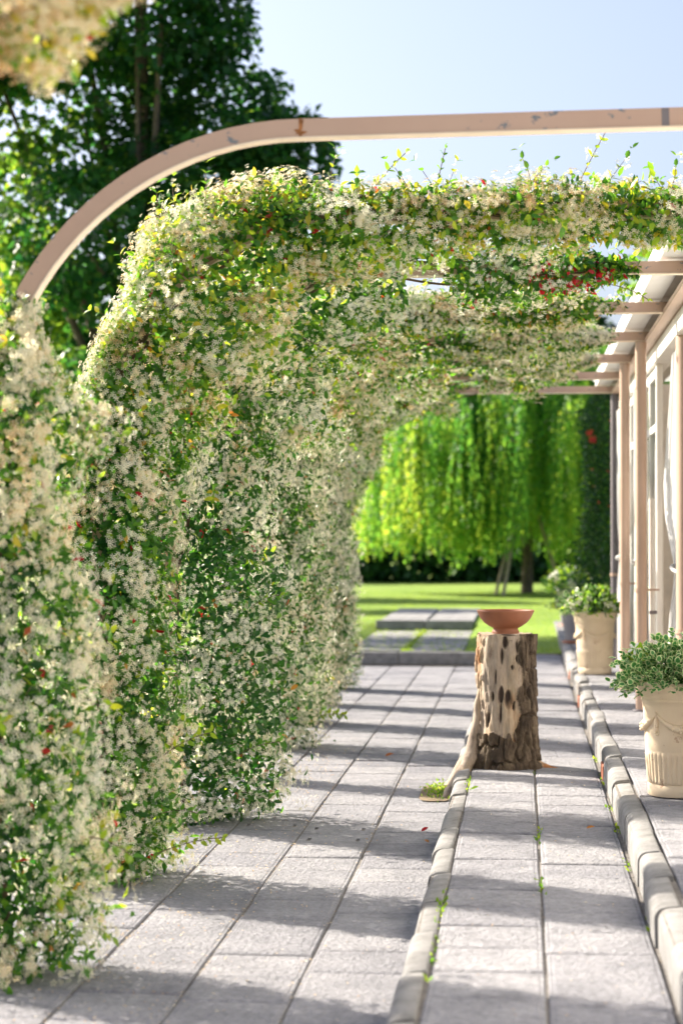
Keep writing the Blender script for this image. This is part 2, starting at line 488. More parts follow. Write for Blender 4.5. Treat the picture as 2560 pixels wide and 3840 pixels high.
# ------------------------------------------------------------------ paving slabs (each its own part)
def slab_mesh(w, d, slots=False):
    g = .0025; c1, c2 = .006, .016
    mb = MB()
    x0, x1, y0, y1 = -w / 2 + g, w / 2 - g, -d / 2 + g, d / 2 - g
    vs = []
    for (k, z) in ((0, -.045), (0, -.007), (c1, -.002), (c2, -.0025), (c2 + .007, 0)):
        vs += [(x0 + k, y0 + k, z), (x1 - k, y0 + k, z), (x1 - k, y1 - k, z), (x0 + k, y1 - k, z)]
    fs = []
    for l in range(4):
        for i in range(4):
            j = (i + 1) % 4
            fs.append((l * 4 + i, l * 4 + j, l * 4 + 4 + j, l * 4 + 4 + i))
    if not slots: fs.append((16, 17, 18, 19)); mb.add(vs, fs)
    else:
        mb.add(vs, fs)
        k = c2 + .007
        X = [x0 + k, x0 + k + .03, x0 + k + .052, x1 - k - .052, x1 - k - .03, x1 - k]
        Yc = [y0 + k, -.05, .05, y1 - k]
        for i in range(5):
            for j in range(3):
                a, b_, c, d_ = X[i], X[i + 1], Yc[j], Yc[j + 1]
                if j == 1 and i in (1, 3):
                    mb.add([(a, c, 0), (b_, c, 0), (b_, d_, 0), (a, d_, 0), (a, c, -.05), (b_, c, -.05), (b_, d_, -.05), (a, d_, -.05)],
                           [(1, 0, 4, 5), (2, 1, 5, 6), (3, 2, 6, 7), (0, 3, 7, 4)])
                else: mb.add([(a, c, 0), (b_, c, 0), (b_, d_, 0), (a, d_, 0)], [(0, 1, 2, 3)])
    return mb.mesh('slab', M['slab'])
SL4, SL8 = slab_mesh(.4, .4), slab_mesh(.4, .8)
SLOT = slab_mesh(.4, .4, True)
def pave(name, x_cols, z, y0, y1, tilt=.006, off=0):
    root = bpy.data.objects.new(name, None); COL.objects.link(root); root['kind'] = 'structure'
    for ci, xc in enumerate(x_cols):
        y = y0 - random.choice((0, .4, .1)) - off
        while y < y1 - .2:
            ln = .8 if random.random() < .14 else .4
            if y + ln > y1 + .02: ln = .4
            me = SL8 if ln == .8 else SL4
            if name == 'lower_pavement' and ci in (1, 2) and y <= 11.35 < y + .4 + (ln - .4):
                me = SLOT; ln = .4
            o = link('slab', me, root)
            o.location = (xc + random.uniform(-.002, .002), y + ln / 2, z + random.uniform(-.0035, .0035))
            o.rotation_euler = (random.gauss(0, tilt * .7), random.gauss(0, tilt), random.gauss(0, .0015))
            y += ln
    return root
pave('lower_pavement', [-.625, -1.03, -1.435, -1.84, -2.245, -2.65], 0, 5.6, YE)
pave('platform_pavement', [-.12, .287], Z1, 5.0, YE + .1)
pave('upper_pavement', [.815, 1.22], Z2, 6.2, YE + .3)

# kerbs of rounded stones
def kerb_mesh(L, w=.10, h=.16, r=.045):
    prof = [(-w / 2, -h), (-w / 2, -r * 1.1)]
    for k in range(1, 6):
        a = PI - PI / 2 * k / 5
        prof.append((-w / 2 + r + r * math.cos(a), -r * 1.1 + r * math.sin(a)))
    prof += [(w / 2 - .008, 0), (w / 2, -.006), (w / 2, -h)]
    n = len(prof); mb = MB(); vs = []
    for (y, q) in ((-L / 2 + .002, .006), (-L / 2 + .008, 0), (L / 2 - .008, 0), (L / 2 - .002, .006)):
        for (x, z) in prof: vs.append((x * (1 - q * 3), y, z - (q * .6 if z > -h else 0)))
    fs = []
    for l in range(3):
        for i in range(n - 1): fs.append((l * n + i, (l + 1) * n + i, (l + 1) * n + i + 1, l * n + i + 1))
    mb.add(vs, fs, True)
    mb.add(vs[:n], [tuple(range(n))]); mb.add(vs[3 * n:], [tuple(range(n - 1, -1, -1))])
    return mb.mesh('kerb_stone', M['kerb'])
def kerb(name, x, z, L, y0, y1, jx, jz, w=.10, skip=None):
    me = kerb_mesh(L, w)
    root = bpy.data.objects.new(name, None); COL.objects.link(root); root['kind'] = 'structure'
    y = y0; k = 0
    while y < y1:
        if not (skip and skip[0] < y + L / 2 < skip[1]):
            o = link('kerb_stone', me, root)
            o.location = (x + random.gauss(0, jx), y + L / 2, z + random.gauss(0, jz) + .004)
            o.rotation_euler = (random.gauss(0, .008), random.gauss(0, .014), random.gauss(0, .008))
        y += L; k += 1
    return root
kerb('platform_kerb', -.378, Z1, .68, 4.9, YE, .006, .004, .095)
ku = kerb('upper_kerb', .555, Z2, .62, 5.0, YE + .4, .007, .006, .10)
for (y, z) in ((12.55, .2), (17.75, .2), (21.2, .19)):
    MB().box(.495, .513, y - .16, y + .13, z - .05, z + .04, .004).build('broken_brick', M['brick'], ku)
lk = bpy.data.objects.new('lawn_kerb', None); COL.objects.link(lk); lk['kind'] = 'structure'
kl = MB().box(-.56, .56, -.06, .06, -.16, 0, .01).mesh('kerb_stone', M['kerb'])
for i in range(8):
    o = link('kerb_stone', kl, lk); o.location = (-.99 - 1.13 * i, YE + .065, LAWN + .012 + random.uniform(-.004, .004))

# garden path across the lawn: two courses of worn slabs with a step
pth = bpy.data.objects.new('garden_path', None); COL.objects.link(pth); pth['kind'] = 'structure'
pm = MB().box(-.36, .36, -.42, .42, -.05, 0, .008).mesh('path_slab', M['old_slab'])
for j in range(6):
    for i in range(2):
        o = link('path_slab', pm, pth); o.location = (-1.86 + .76 * i, 25.86 + .87 * j, LAWN + .022 + random.uniform(-.005, .005))
        o.rotation_euler = (random.gauss(0, .008), random.gauss(0, .008), random.gauss(0, .006))
for i in range(2):
    MB().box(-2.26 + .76 * i, -1.512 + .76 * i, 30.95, 31.12, LAWN - .02, LAWN + .165, .01).build('step_kerb', M['old_slab'], pth)
for j in range(6):
    for i in range(2):
        o = link('path_slab', pm, pth); o.location = (-1.86 + .76 * i, 31.56 + .87 * j, LAWN + .15 + random.uniform(-.004, .004))
n = 1500
jx = np.where(rng.uniform(0, 1, n) < .45, -1.48 + rng.normal(0, .05, n), rng.uniform(-2.25, -.72, n))
jy = np.where(rng.uniform(0, 1, n) < .5, 25.43 + .87 * rng.integers(0, 6, n) + rng.normal(0, .07, n), rng.uniform(25.4, 30.8, n))
tuft = link('path_tufts', cloud('path_tufts', BL, np.stack([jx, jy, np.full(n, LAWN + .02)], 1),
     norm(np.stack([rng.normal(0, .5, n), rng.normal(0, .5, n), np.ones(n)], 1)), rvec(n), rng.uniform(.02, .055, n), M['blade'], rng.uniform(.2, 1, n)), pth, 'stuff')

# ------------------------------------------------------------------ pergola hoops
XP, ZB, RA, XA, XE = -2.05, 3.18, 1.22, -.83, 1.04
ZC = ZB + .034
def hoop_path(xe=XE, rise=0):
    """centre line of the steel tube: post, quarter arch, beam"""
    p = [(XP, 0.0), (XP, ZC - RA)]
    arc = [(XA - RA * math.cos(a), ZC - RA + RA * math.sin(a)) for a in [PI / 2 * k / 22 for k in range(23)]]
    return p, arc, [(XA, ZC), (xe, ZC + rise)]
def sweep(mb, pts, hw, hh, y0=0, shift=0):
    """rectangular tube along pts in the XZ plane; shift moves it along the outward normal"""
    vs = []
    for i, p in enumerate(pts):
        a = Vector(pts[max(i - 1, 0)]); b = Vector(pts[min(i + 1, len(pts) - 1)])
        t = (b - a).normalized(); nn = Vector((-t.y, t.x))
        for (sy, sn) in ((-1, -1), (1, -1), (1, 1), (-1, 1)):
            q = Vector(p) + nn * (sn * hh + shift)
            vs.append((q.x, y0 + sy * hw, q.y))
    fs = []
    for i in range(len(pts) - 1):
        for k in range(4):
            j = (k + 1) % 4
            fs.append((i * 4 + k, (i + 1) * 4 + k, (i + 1) * 4 + j, i * 4 + j))
    fs += [(0, 1, 2, 3), tuple(len(vs) - 4 + k for k in (3, 2, 1, 0))]
    mb.add(vs, fs)
def make_hoop(Y, label, xe=XE, rise=0.0, post_x=None, dark=False):
    t = empty('pergola_hoop', (0, Y, 0), label, 'pergola', 'steel hoops of the pergola')
    p, arc, bm = hoop_path(xe, rise)
    m = M['paint']
    mb = MB(); sweep(mb, p, .03, .034); mb.build('post', m, t)
    mb = MB(); sweep(mb, arc, .03, .034); mb.build('arch', m, t)
    mb = MB(); sweep(mb, bm, .03, .034); mb.build('beam', m, t)
    mb = MB(); sweep(mb, arc, .034, .003, 0, -.038); mb.build('bounce_glow_strip', M['bounce_cream'], t)  # added underside strip, its cream tone paints the bounce glow
    mb = MB(); sweep(mb, bm, .034, .003, 0, -.038); mb.build('bounce_glow_strip', M['bounce_cream'], t)
    mb = MB(); sweep(mb, [(XA - .006, ZC - .0002), (XA + .004, ZC)], .0312, .0352)
    q_ = [(XA + .02 * math.cos(a) * (1 + .5 * math.sin(3 * a + Y)) - .004, -.0316, ZC - .018 + .011 * math.sin(a) * (1 + .4 * math.cos(2 * a + Y))) for a in [2 * PI * k / 18 for k in range(18)]]
    mb.add(q_, [tuple(range(18))]); mb.add([(XA - .003, -.0317, ZC + .03), (XA + .012, -.0317, ZC + .03), (XA + .006, -.0317, ZC - .01), (XA - .008, -.0317, ZC - .012)], [(0, 3, 2, 1)])
    mb.build('weld_seam', M['rust'], t)
    if post_x is not None:
        mb = MB(); mb.tube([(post_x, 0, Z2), (post_x, 0, ZB - .01)], .044, 20)
        pm_ = mb.build('support_post', M['grey_paint'] if dark else M['post_paint'], t)
        mb = MB(); mb.tube([(post_x, 0, 1.225), (post_x, 0, 1.255)], .050, 20); mb.box(post_x + .04, post_x + .14, -.012, .012, 1.232, 1.248)
        mb.build('clamp', M['post_paint'], pm_)
        mb = MB(); mb.lathe([(.07, Z2), (.07, Z2 + .008), (.046, Z2 + .012)], 20, center=(post_x, 0)); mb.build('foot_plate', M['grey_paint'], pm_)
    return t
HY = [5.25, 7.5, 9.55, 11.6, 13.65, 15.65, 17.6, 19.5, 21.4]
LBL = ['steel hoop nearest the camera, above the blurred blossom in the top corner',
       'bare beige steel hoop with rusty weld arching against the sky',
       'steel hoop under the sharpest jasmine, its beam crossing to the frame edge',
       'steel hoop whose beam shows as the second one below the bare hoop',
       'steel hoop with beam ending on the window corner post',
       'steel hoop on the nearer of two round tan support posts',
       'steel hoop on the farther of two round tan support posts',
       'steel hoop hidden in jasmine beyond the farther tan support post',
       'last steel hoop, on a dark grey post at the end of the glass wall']
hoops = []
for i, Y in enumerate(HY):
    px = {5: .925, 6: .90, 8: .99}.get(i)
    hoops.append(make_hoop(Y, LBL[i], xe=2.2 if i < 3 else 1.12, rise=.035 if i == 1 else 0, post_x=px, dark=(i == 8)))
mb = MB(); sweep(mb, [(.52, ZC + .0117), (.548, ZC + .0122)], .0315, .0355); mb.build('weld_seam', M['grey_paint'], hoops[1])

# ------------------------------------------------------------------ jasmine vines
LC, LAR = ZC - RA, RA * PI / 2
def path_np(s):
    """centre and outward normal (in XZ) of the hoop line at arc length s"""
    x = np.empty_like(s); z = np.empty_like(s); nx_ = np.empty_like(s); nz = np.empty_like(s)
    a = np.clip((s - LC) / RA, 0, PI / 2)
    col = s < LC; bm = s > LC + LAR
    x = XA - RA * np.cos(a); z = ZC - RA + RA * np.sin(a)
    z = np.where(col, s, z); x = np.where(bm, XA + (s - LC - LAR), x)
    nx_ = -np.cos(a); nz = np.sin(a)
    return x, z, nx_, nz
def lerp(s, xs_, ys_): return np.interp(s, xs_, ys_)
SA = LC + LAR
def build_vine(Y, s1, seed, label, dens=1.0, fine=True, fat=1.0, s0=0.0, shoots=70, arcfat=1.0, warm=0.0, col=1.0, colx=0.0, cold=1.0, inner=1.0, aged=0.0, sparse=0.0):
    t = empty('jasmine_vine', (XP, Y, 0), label, 'climbing plant', 'white jasmine climbing the pergola')
    L = s1 - s0
    def shell(n, lo, hi, loose=0.0):
        s = rng.uniform(s0, s1, int(n * 1.0))
        wt = lerp(s, [0, LC, LC + .9, SA, SA + 3], [1.0, 1.0, .95, .55, .42])
        s = s[rng.uniform(0, 1, len(s)) < wt]
        k = len(s); th = rng.uniform(-PI, PI, k)
        x, z, a, b = path_np(s)
        # outward (th=0) and inward (th=pi) thickness along the hoop
        ro = lerp(s, [0, .3, LC - .3, LC + .4, LC + .8, LC + 1.1, LC + 1.5, SA, SA + 3], [.36, .42, .26, .08, .10, .26 * arcfat, .22, .12, .10]) * fat
        ri = lerp(s, [0, .3, LC, LC + .9, SA - .2, SA + .3, SA + 1, SA + 3], [.42, .44, .42, .46 * arcfat, .30, .20, .13, .11]) * fat
        ry = lerp(s, [0, LC, SA, SA + 3], [.33, .31, .19, .13]) * fat
        cf = lerp(s, [0, LC - .1, LC + .5], [col, col, 1.0])
        ri = ri * cf + colx * lerp(s, [0, LC - .2, LC + .6], [1, 1, 0]); ry = ry * cf; ro = ro * np.minimum(cf, 1.1)
        kp_ = rng.uniform(0, 1, k) < lerp(s, [0, LC, LC + .5], [cold, cold, 1.0])
        open_ = (s < SA + .15) | (vnoise(np.stack([s * 2.4, s * 0 + seed, s * 0], 1), seed + 2) + .22 * np.cos(th) + rng.uniform(-.06, .06, k) > (.34 if seed == 31 else .17))
        kp_ = kp_ & open_
        taper = np.clip((s1 - s) / .35, 0.15, 1) * np.clip((s - s0) / .2 + (s0 <= 0) * 1.0, .15, 1)
        s, th, x, z, a, b, ro, ri, ry, taper = (q_[kp_] for q_ in (s, th, x, z, a, b, ro, ri, ry, taper)); k = len(s)
        c = np.cos(th); sn = np.sin(th)
        rn = np.where(c > 0, ro, ri)
        q = np.stack([s * 2.3, c * 1.5 + 7, sn * 1.5 + Y * 3], 1)
        nz_ = vnoise(q, seed) * .62 + vnoise(q * 2.7, seed + 1) * .38
        rr = np.clip(.22 + 1.5 * nz_, .45, np.where(s < LC + .4, 1.22, 1.6)) * taper
        # clumps hanging below the beam
        hang = (s > LC + .8) & (c < -.2)
        rr = np.where(hang, rr * (0.45 + 1.1 * vnoise(np.stack([s * 3.3, th * 0, th * 0 + Y], 1), seed + 5)), rr)
        u = rng.uniform(lo, hi, k) + (rng.uniform(0, 1, k) < loose) * rng.uniform(.05, .30, k)
        off_n = rn * c * rr * u; off_y = ry * sn * rr * u
        P = np.stack([x + a * off_n, Y + off_y, z + b * off_n], 1)
        N = norm(np.stack([a * c / np.maximum(rn, .05), sn / np.maximum(ry, .05), b * c / np.maximum(rn, .05)], 1))
        P[:, 2] = np.maximum(P[:, 2], .02 + rng.uniform(0, .05, k))
        return P, N, s, th, nz_
    loc0 = np.array([XP, Y, 0])
    up = np.array([0, 0, 1.0])
    def leaves(P, N, T, size, name, tint_shift=warm):
        k = len(P)
        D = norm(N * .30 + rvec(k) * .85 + up * rng.uniform(-.8, .2, (k, 1)))
        NN = norm(N * .95 + up * .50 + rvec(k) * .50)
        tint = np.clip(rng.beta(1.6, 3.2, k) * .62 + tint_shift * rng.uniform(.2, 1, k) + np.clip((P[:, 2] - 1.7) / 1.2, 0, 1) * rng.uniform(0, .46, k), 0, .82)
        hl = rng.uniform(0, 1, k)
        tint = np.where(hl < .012, rng.uniform(.86, 1, k), tint)
        for (cx_, cz_, r_, pr_) in ((.38, 3.10, .16, .26), (.12, 3.16, .10, .18), (-.30, 2.98, .10, .15)) if seed == 41 else ():
            near = ((P[:, 0] - cx_) ** 2 + (P[:, 2] - cz_) ** 2 < r_ * r_) & (rng.uniform(0, 1, k) < pr_)
            tint = np.where(near, .98, tint)
        return cloud(name, T, P - loc0, D, NN, rng.uniform(*size, k), M['jas_leaf'], tint)
    tube_area = L * 2.4
    # outer leaves
    P, N, s, th, nz_ = shell((1000 if fine else 800) * tube_area * dens, .84, 1.07, .16)
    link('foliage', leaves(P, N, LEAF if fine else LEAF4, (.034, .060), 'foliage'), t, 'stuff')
    # inner leaves fill the body, tinted darker to paint shade inside the mass
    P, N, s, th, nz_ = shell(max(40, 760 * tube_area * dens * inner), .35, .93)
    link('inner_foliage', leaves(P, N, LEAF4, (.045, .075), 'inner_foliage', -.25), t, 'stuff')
    # flower clusters
    P, N, s, th, nz_ = shell(560 * tube_area * dens, .92, 1.10, .13)
    pn = vnoise(P * 3.1, seed + 9) * .6 + vnoise(P * 9, seed + 10) * .4
    keep = (pn * .75 + nz_ * .5 + rng.uniform(-.12, .12, len(P)) > (.55 if fine else .52) + sparse)
    P, N, pn = P[keep], N[keep], pn[keep]
    per = 8
    k = len(P); Pc = np.repeat(P, per, 0); Nc = np.repeat(N, per, 0)
    rad = np.repeat(rng.uniform(.026, .060, k), per)[:, None]
    dirs = norm(rvec(k * per) + Nc * .9 - up * .15)
    Pf = Pc + dirs * rad * rng.uniform(.55, 1.1, (k * per, 1))
    Nf = norm(dirs * .7 + Nc * .8 + rvec(k * per) * .35)
    age = np.repeat(vnoise(P * 4.3, seed + 20) ** 1.5 * .80 + aged + .10 * (P[:, 2] > 2.2), per) + rng.normal(0, .15, k * per)
    drop = rng.uniform(0, 1, k * per) < .9
    Pf, Nf, age = Pf[drop], Nf[drop], np.clip(age[drop], 0, 1)
    Pf[:, 2] = np.maximum(Pf[:, 2], .012)
    link('blossom', cloud('blossom', FLOWER if fine else FLOWER5, Pf - loc0, np.cross(Nf, rvec(len(Pf))), Nf, rng.uniform(.0105, .0155, len(Pf)), M['jas_flower'], age), t, 'stuff')
    # shoots that stand clear of the mass, with paired leaves and a few flowers
    sh = MB(); SP = []; SN = []; SD = []; FP = []
    P, N, s, th, nz_ = shell(shoots * 3, .9, 1.0)
    cnt = 0
    for i in range(len(P)):
        if cnt >= shoots: break
        n_ = Vector(N[i]); p = Vector(P[i])
        if n_.z < -.35 and random.random() < .75: continue
        if p.z < 2.3 and random.random() < .6: continue
        cnt += 1
        ln = random.uniform(.08, .25) * (1.1 if n_.z > .4 else .8)
        d = (n_ + Vector((0, 0, .25)) + Vector(rvec(1)[0]) * .9).normalized()
        pts = []; q = p.copy()
        kk = 4
        for j in range(kk):
            pts.append(q.copy()); q = q + d * ln / kk
            d = (d + Vector(rvec(1)[0]) * .16 + Vector((0, 0, -.10))).normalized()
            side = Vector(rvec(1)[0]); side = (side - d * side.dot(d)).normalized()
            for sg in (1, -1):
                SP.append(q[:]); SD.append((side * sg * .9 + d * .55)[:]); SN.append((d * .6 + Vector((0, 0, .6)) - side * sg * .2)[:])
            if random.random() < .4: FP.append((q + side * .02)[:])
        sh.tube([Vector(v) - Vector(loc0) for v in pts], [.0022, .002, .0018, .0015, .0013, .001][:len(pts)], 4, False)
    SP, SD, SN = np.array(SP), np.array(SD), np.array(SN)
    k = len(SP)
    link('shoot_leaf', cloud('shoot_leaf', LEAF, SP - loc0, SD, SN, rng.uniform(.036, .062, k), M['jas_leaf'], np.clip(rng.beta(3, 2, k) * .85, 0, .84) + (rng.uniform(0, 1, k) < .02) * .2), t, 'stuff')
    if FP:
        FP = np.array(FP); Fc = np.repeat(FP, 5, 0) + rng.normal(0, .016, (len(FP) * 5, 3))
        nn = norm(rvec(len(Fc)) + up * .3)
        link('shoot_blossom', cloud('shoot_blossom', FLOWER, Fc - loc0, np.cross(nn, rvec(len(nn))), nn, rng.uniform(.009, .013, len(Fc)), M['jas_flower'], rng.uniform(0, .7, len(Fc))), t, 'stuff')
    # woody stems twisting round post and arch
    for q in range(4):
        ss = np.arange(max(s0, 0), s1 - .1 - .5 * random.random(), .07); ph = random.uniform(0, 6.28); w = random.uniform(2.2, 4.5) * random.choice((1, -1))
        x, z, a, b = path_np(ss)
        rr = .055 + .03 * np.sin(ss * 3.1 + q) + q * .008
        pts = [(x[i] + a[i] * rr[i] * math.cos(w * ss[i] + ph) - XP, rr[i] * math.sin(w * ss[i] + ph), z[i] + b[i] * rr[i] * math.cos(w * ss[i] + ph)) for i in range(len(ss))]
        if len(pts) > 3: MB().tube(pts, [max(.004, .014 * (1 - .6 * i / len(pts))) for i in range(len(pts))], 6).build('stem', M['bark_vine'], t)
    if len(sh.v): sh.build('shoot_stems', M['bark_vine'], t, 'stuff')
    return t
E = SA  # arc length where the straight beam begins
build_vine(HY[0], E - .04, 11, 'blurred cream blossom clump in the top left corner, nearest the camera', 1.0, False, .40, E - .74, 14, .8, .50, inner=.0, aged=.22)
vine_b = build_vine(HY[1], LC + .60, 21, 'soft focus jasmine column at the left edge under the bare hoop', 1.0, False, 1.0, 0, 60, .55, .26, .84, aged=.06)
vine_c = build_vine(HY[2], E + 2.7, 31, 'sharpest jasmine, its top running along the beam to the right edge', 1.15, True, 1.0, 0, 120, 1.0, .20, .86, aged=.14)
vine_d = build_vine(HY[3], E + 1.50, 41, 'broad shaded jasmine column right behind the sharpest one, red leaves at its beam end', 1.15, True, 1.0, 0, 70, 1.0, -.16, 1.12, .14, aged=-.12, sparse=.05)
build_vine(HY[4], E + 1.52, 51, 'jasmine over the hoop that meets the window corner post', 1.0, False, .98, 0, 50, 1.0, .10, .45, -.02, .5, aged=.1)
vine_f = build_vine(HY[5], E + 1.55, 61, 'jasmine on the hoop carried by the nearer tan round post', 1.0, False, .97, 0, 40, 1.0, .03, 1.0, .02)
build_vine(HY[6], E + 1.5, 71, 'jasmine on the hoop carried by the farther tan round post', .9, False, .95, 0, 30, 1.0, .03, .8)
build_vine(HY[7], E + 1.35, 81, 'second farthest jasmine on the pergola, blurred', .8, False, .88, 0, 20, 1.0, 0, .8)
build_vine(HY[8], E + .5, 91, 'farthest jasmine on the pergola, bordering the view of the willow', .8, False, .74, 0, 20, 1.0, 0, .8)

def sprig(vine, a, b, tint, n=9, size=.048, droop=.03, fl=2):
    """one long stray shoot with paired leaves and a few open flowers"""
    o = Vector(vine.location); a, b = Vector(a) - o, Vector(b) - o; mid = a.lerp(b, .5) + Vector((0, 0, droop))
    pts = [a.lerp(mid, u).lerp(mid.lerp(b, u), u) for u in [k / n for k in range(n + 1)]]
    MB().tube(pts, .0024, 5, False).build('stray_shoot', M['bark_vine'], vine)
    P_ = []; D_ = []
    for i in range(2, n + 1):
        dd = (pts[i] - pts[i - 1]).normalized(); sd = Vector((0, 1, .4)) if i % 2 else Vector((.2, -.3, 1)); sd = (sd - dd * sd.dot(dd)).normalized()
        for sg in (1, -1): P_.append(pts[i][:]); D_.append((sd * sg + dd * .7)[:])
    k = len(P_)
    link('shoot_leaf', cloud('shoot_leaf', LEAF, np.array(P_), np.array(D_), norm(np.array([.1, -.8, .5]) + rvec(k) * .5), rng.uniform(size * .7, size * 1.1, k), M['jas_leaf'], np.clip(tint + rng.normal(0, .06, k), 0, .83)), vine, 'stuff')
    if fl:
        F_ = np.repeat(np.array([pts[i][:] for i in (n // 2, n - 2, n)][:fl]), 6, 0) + rng.normal(0, .016, (6 * fl, 3)); nn = norm(rvec(6 * fl) + np.array([.2, -.8, .3]))
        link('shoot_blossom', cloud('shoot_blossom', FLOWER, F_, np.cross(nn, rvec(6 * fl)), nn, rng.uniform(.012, .016, 6 * fl), M['jas_flower'], rng.uniform(0, .4, 6 * fl)), vine, 'stuff')
sprig(vine_c, (-1.72, 9.35, .16), (-1.40, 9.28, .25), .70)
sprig(vine_c, (-1.70, 9.4, .62), (-1.46, 9.3, .74), .62, 8)
sprig(vine_c, (-1.72, 9.4, .34), (-1.52, 9.3, .36), .40, 7, .055)
sprig(vine_c, (-1.05, 9.5, 2.62), (-.82, 9.42, 2.48), .60, 7, .045, .02, 3)
sprig(vine_c, (.25, 9.55, 3.30), (.42, 9.5, 3.62), .62, 8, .044, .02, 2)
sprig(vine_c, (-.42, 9.55, 3.28), (-.36, 9.5, 3.52), .45, 7, .046, .0, 1)
sprig(vine_c, (-.75, 9.55, 3.28), (-.55, 9.5, 3.50), .55, 7, .046, .03, 1)
sprig(vine_d, (-1.62, 11.3, .20), (-1.40, 11.2, .16), .25, 7, .062)
sprig(vine_d, (-1.60, 11.3, .42), (-1.36, 11.2, .50), .40, 8, .052)
sprig(vine_d, (-1.55, 11.3, 1.25), (-1.36, 11.2, 1.33), .50, 7, .045)
sprig(vine_d, (.50, 11.6, 3.12), (.72, 11.5, 3.02), .55, 7, .045)
sprig(vine_b, (-1.60, 7.3, .55), (-1.42, 7.2, .50), .55, 7, .05)
sprig(vine_f, (-1.62, 15.4, .25), (-1.36, 15.3, .28), .60, 8, .06)

# ------------------------------------------------------------------ tree stump and bowl
SX, SY = -.105, 13.1
st = empty('tree_stump', (SX, SY, Z1), 'old sawn tree stump with patchy bark standing in the terrace', 'tree stump')
NT, NZ, H = 220, 260, .87
th = np.linspace(0, 2 * PI, NT, endpoint=False); zz = np.linspace(-.16, H, NZ)
TH, ZZ = np.meshgrid(th, zz)
ct, sn = np.cos(TH).ravel(), np.sin(TH).ravel(); zf = ZZ.ravel()
cyl = np.stack([ct, sn, zf], 1)
base_r = .186 + .012 * np.clip((.6 - zf) / .6, 0, 1.2) + .035 * np.clip((.16 - zf) / .3, 0, 1) ** 1.5
lump = (vnoise(cyl * np.array([2.3, 2.3, 3.0]) + 5, 3) - .5) * .040 + (vnoise(cyl * np.array([6, 6, 8]) + 9, 4) - .5) * .016
low = vnoise(cyl * np.array([3, 3, 9]) + 2, 8); low2 = vnoise(cyl * np.array([7, 7, 14]) + 2, 12)
edge_n = (low - .5) * .6 + (low2 - .5) * .5
bark = ((ct > .42 + edge_n * .55) | (zf < .20 + edge_n * .20) | (sn > .55 + edge_n)) & ~((ct < -.93) & (zf > .05))
ridge = np.abs(vnoise(cyl * np.array([7, 7, 10]), 6) - .5) * 2
crack = np.clip(ridge * 4.0, 0, 1)
fine_n = vnoise(cyl * np.array([34, 34, 40]), 7)
r = base_r + lump
pit = np.zeros_like(r)
for (ang, zc, ra, rz_) in ((-84, .445, .13, .060), (-100, .49, .09, .05), (-63, .72, .10, .035), (-72, .40, .06, .03), (-92, .83, .10, .05), (-98, .74, .06, .06),
                           (-118, .47, .06, .03), (-76, .66, .05, .02), (-128, .31, .10, .05), (-66, .80, .05, .05), (-110, .60, .03, .05), (-100, .35, .04, .06)):
    da = (TH.ravel() - (R(ang) + 2 * PI)); da = (da + PI) % (2 * PI) - PI
    q = (da / (ra * 1.1)) ** 2 + ((zf - zc) / rz_) ** 2 + (low2 - .5) * 1.6
    pit = np.maximum(pit, np.clip(1.5 - q * 1.3, 0, 1))
pit *= ~bark
streak = np.clip((vnoise(cyl * np.array([12, 12, 2.2]) + 3, 14) - .5) * 2, 0, 1)
knob = np.clip((vnoise(cyl * np.array([13, 13, 17]) + 3, 15) - .62) * 5, 0, 1) * np.clip((-ct - .55) * 4, 0, 1)
r = r + np.where(bark, 0.034 * crack - .016 + .012 * (fine_n - .5) + .004, (fine_n - .5) * .004 - .008 * streak + .014 * knob) - .02 * pit
r *= np.where(zf > H - .02, 1 - (zf - H + .02) * .8, 1)
V = np.stack([r * ct, r * sn, zf + np.where(zf > H - .03, (vnoise(cyl * np.array([4, 4, .1]), 5) - .5) * .02, 0)], 1)
fi = []
for j in range(NZ - 1):
    a = j * NT + np.arange(NT); b = j * NT + (np.arange(NT) + 1) % NT
    fi.append(np.stack([a, b, b + NT], 1)); fi.append(np.stack([a, b + NT, a + NT], 1))
F = np.concatenate(fi)
bf = bark[F].sum(1) >= 2
def submesh(name, F, mat, attrs):
    u, inv = np.unique(F, return_inverse=True)
    return np_mesh(name, V[u], inv.reshape(-1, 3), mat, {k: a[u] for k, a in attrs.items()})
link('bare_wood', submesh('bare_wood', F[~bf], M['wood'], {'pit': pit}), st)
link('bark', submesh('bark', F[bf], M['stump_bark'], {}), st)
top = V[(NZ - 1) * NT:]
mb = MB(); vs = [tuple(v) for v in top]; c = [(v[0] * .5, v[1] * .5, H - .006) for v in top] + [(0, 0, H - .004)]
mb.add(vs + c, [(k, (k + 1) % NT, NT + (k + 1) % NT, NT + k) for k in range(NT)] + [(NT + k, NT + (k + 1) % NT, 2 * NT) for k in range(NT)], True)
mb.build('sawn_top', M['wood'], st)
def rooty(pts, rad, name):
    mb = MB(); n = 14; m_ = 40
    P_ = []
    for i in range(m_):
        u = i / (m_ - 1) * (len(pts) - 1); k = min(int(u), len(pts) - 2); f = u - k
        P_.append((Vector(pts[k]).lerp(Vector(pts[k + 1]), f), rad[k] * (1 - f) + rad[k + 1] * f))
    mb.tube([p for p, _ in P_], [q for _, q in P_], n)
    mb.v = [tuple(Vector(v) + mnoise.noise_vector(Vector(v) * 9) * .012) for v in mb.v]
    return mb.build(name, M['wood'], st)
rooty([(-.165, -.02, .52), (-.185, -.03, .28), (-.215, -.08, .10), (-.27, -.20, -.02), (-.35, -.42, -.11), (-.40, -.55, -.17)], [.02, .036, .045, .044, .036, .014], 'root')
rooty([(-.18, .05, .35), (-.22, .06, .10), (-.30, .05, -.06), (-.36, .02, -.15)], [.03, .05, .055, .05], 'root')
rooty([(.10, .0, .05), (.24, -.02, .012), (.33, -.04, -.01)], [.05, .032, .018], 'root')

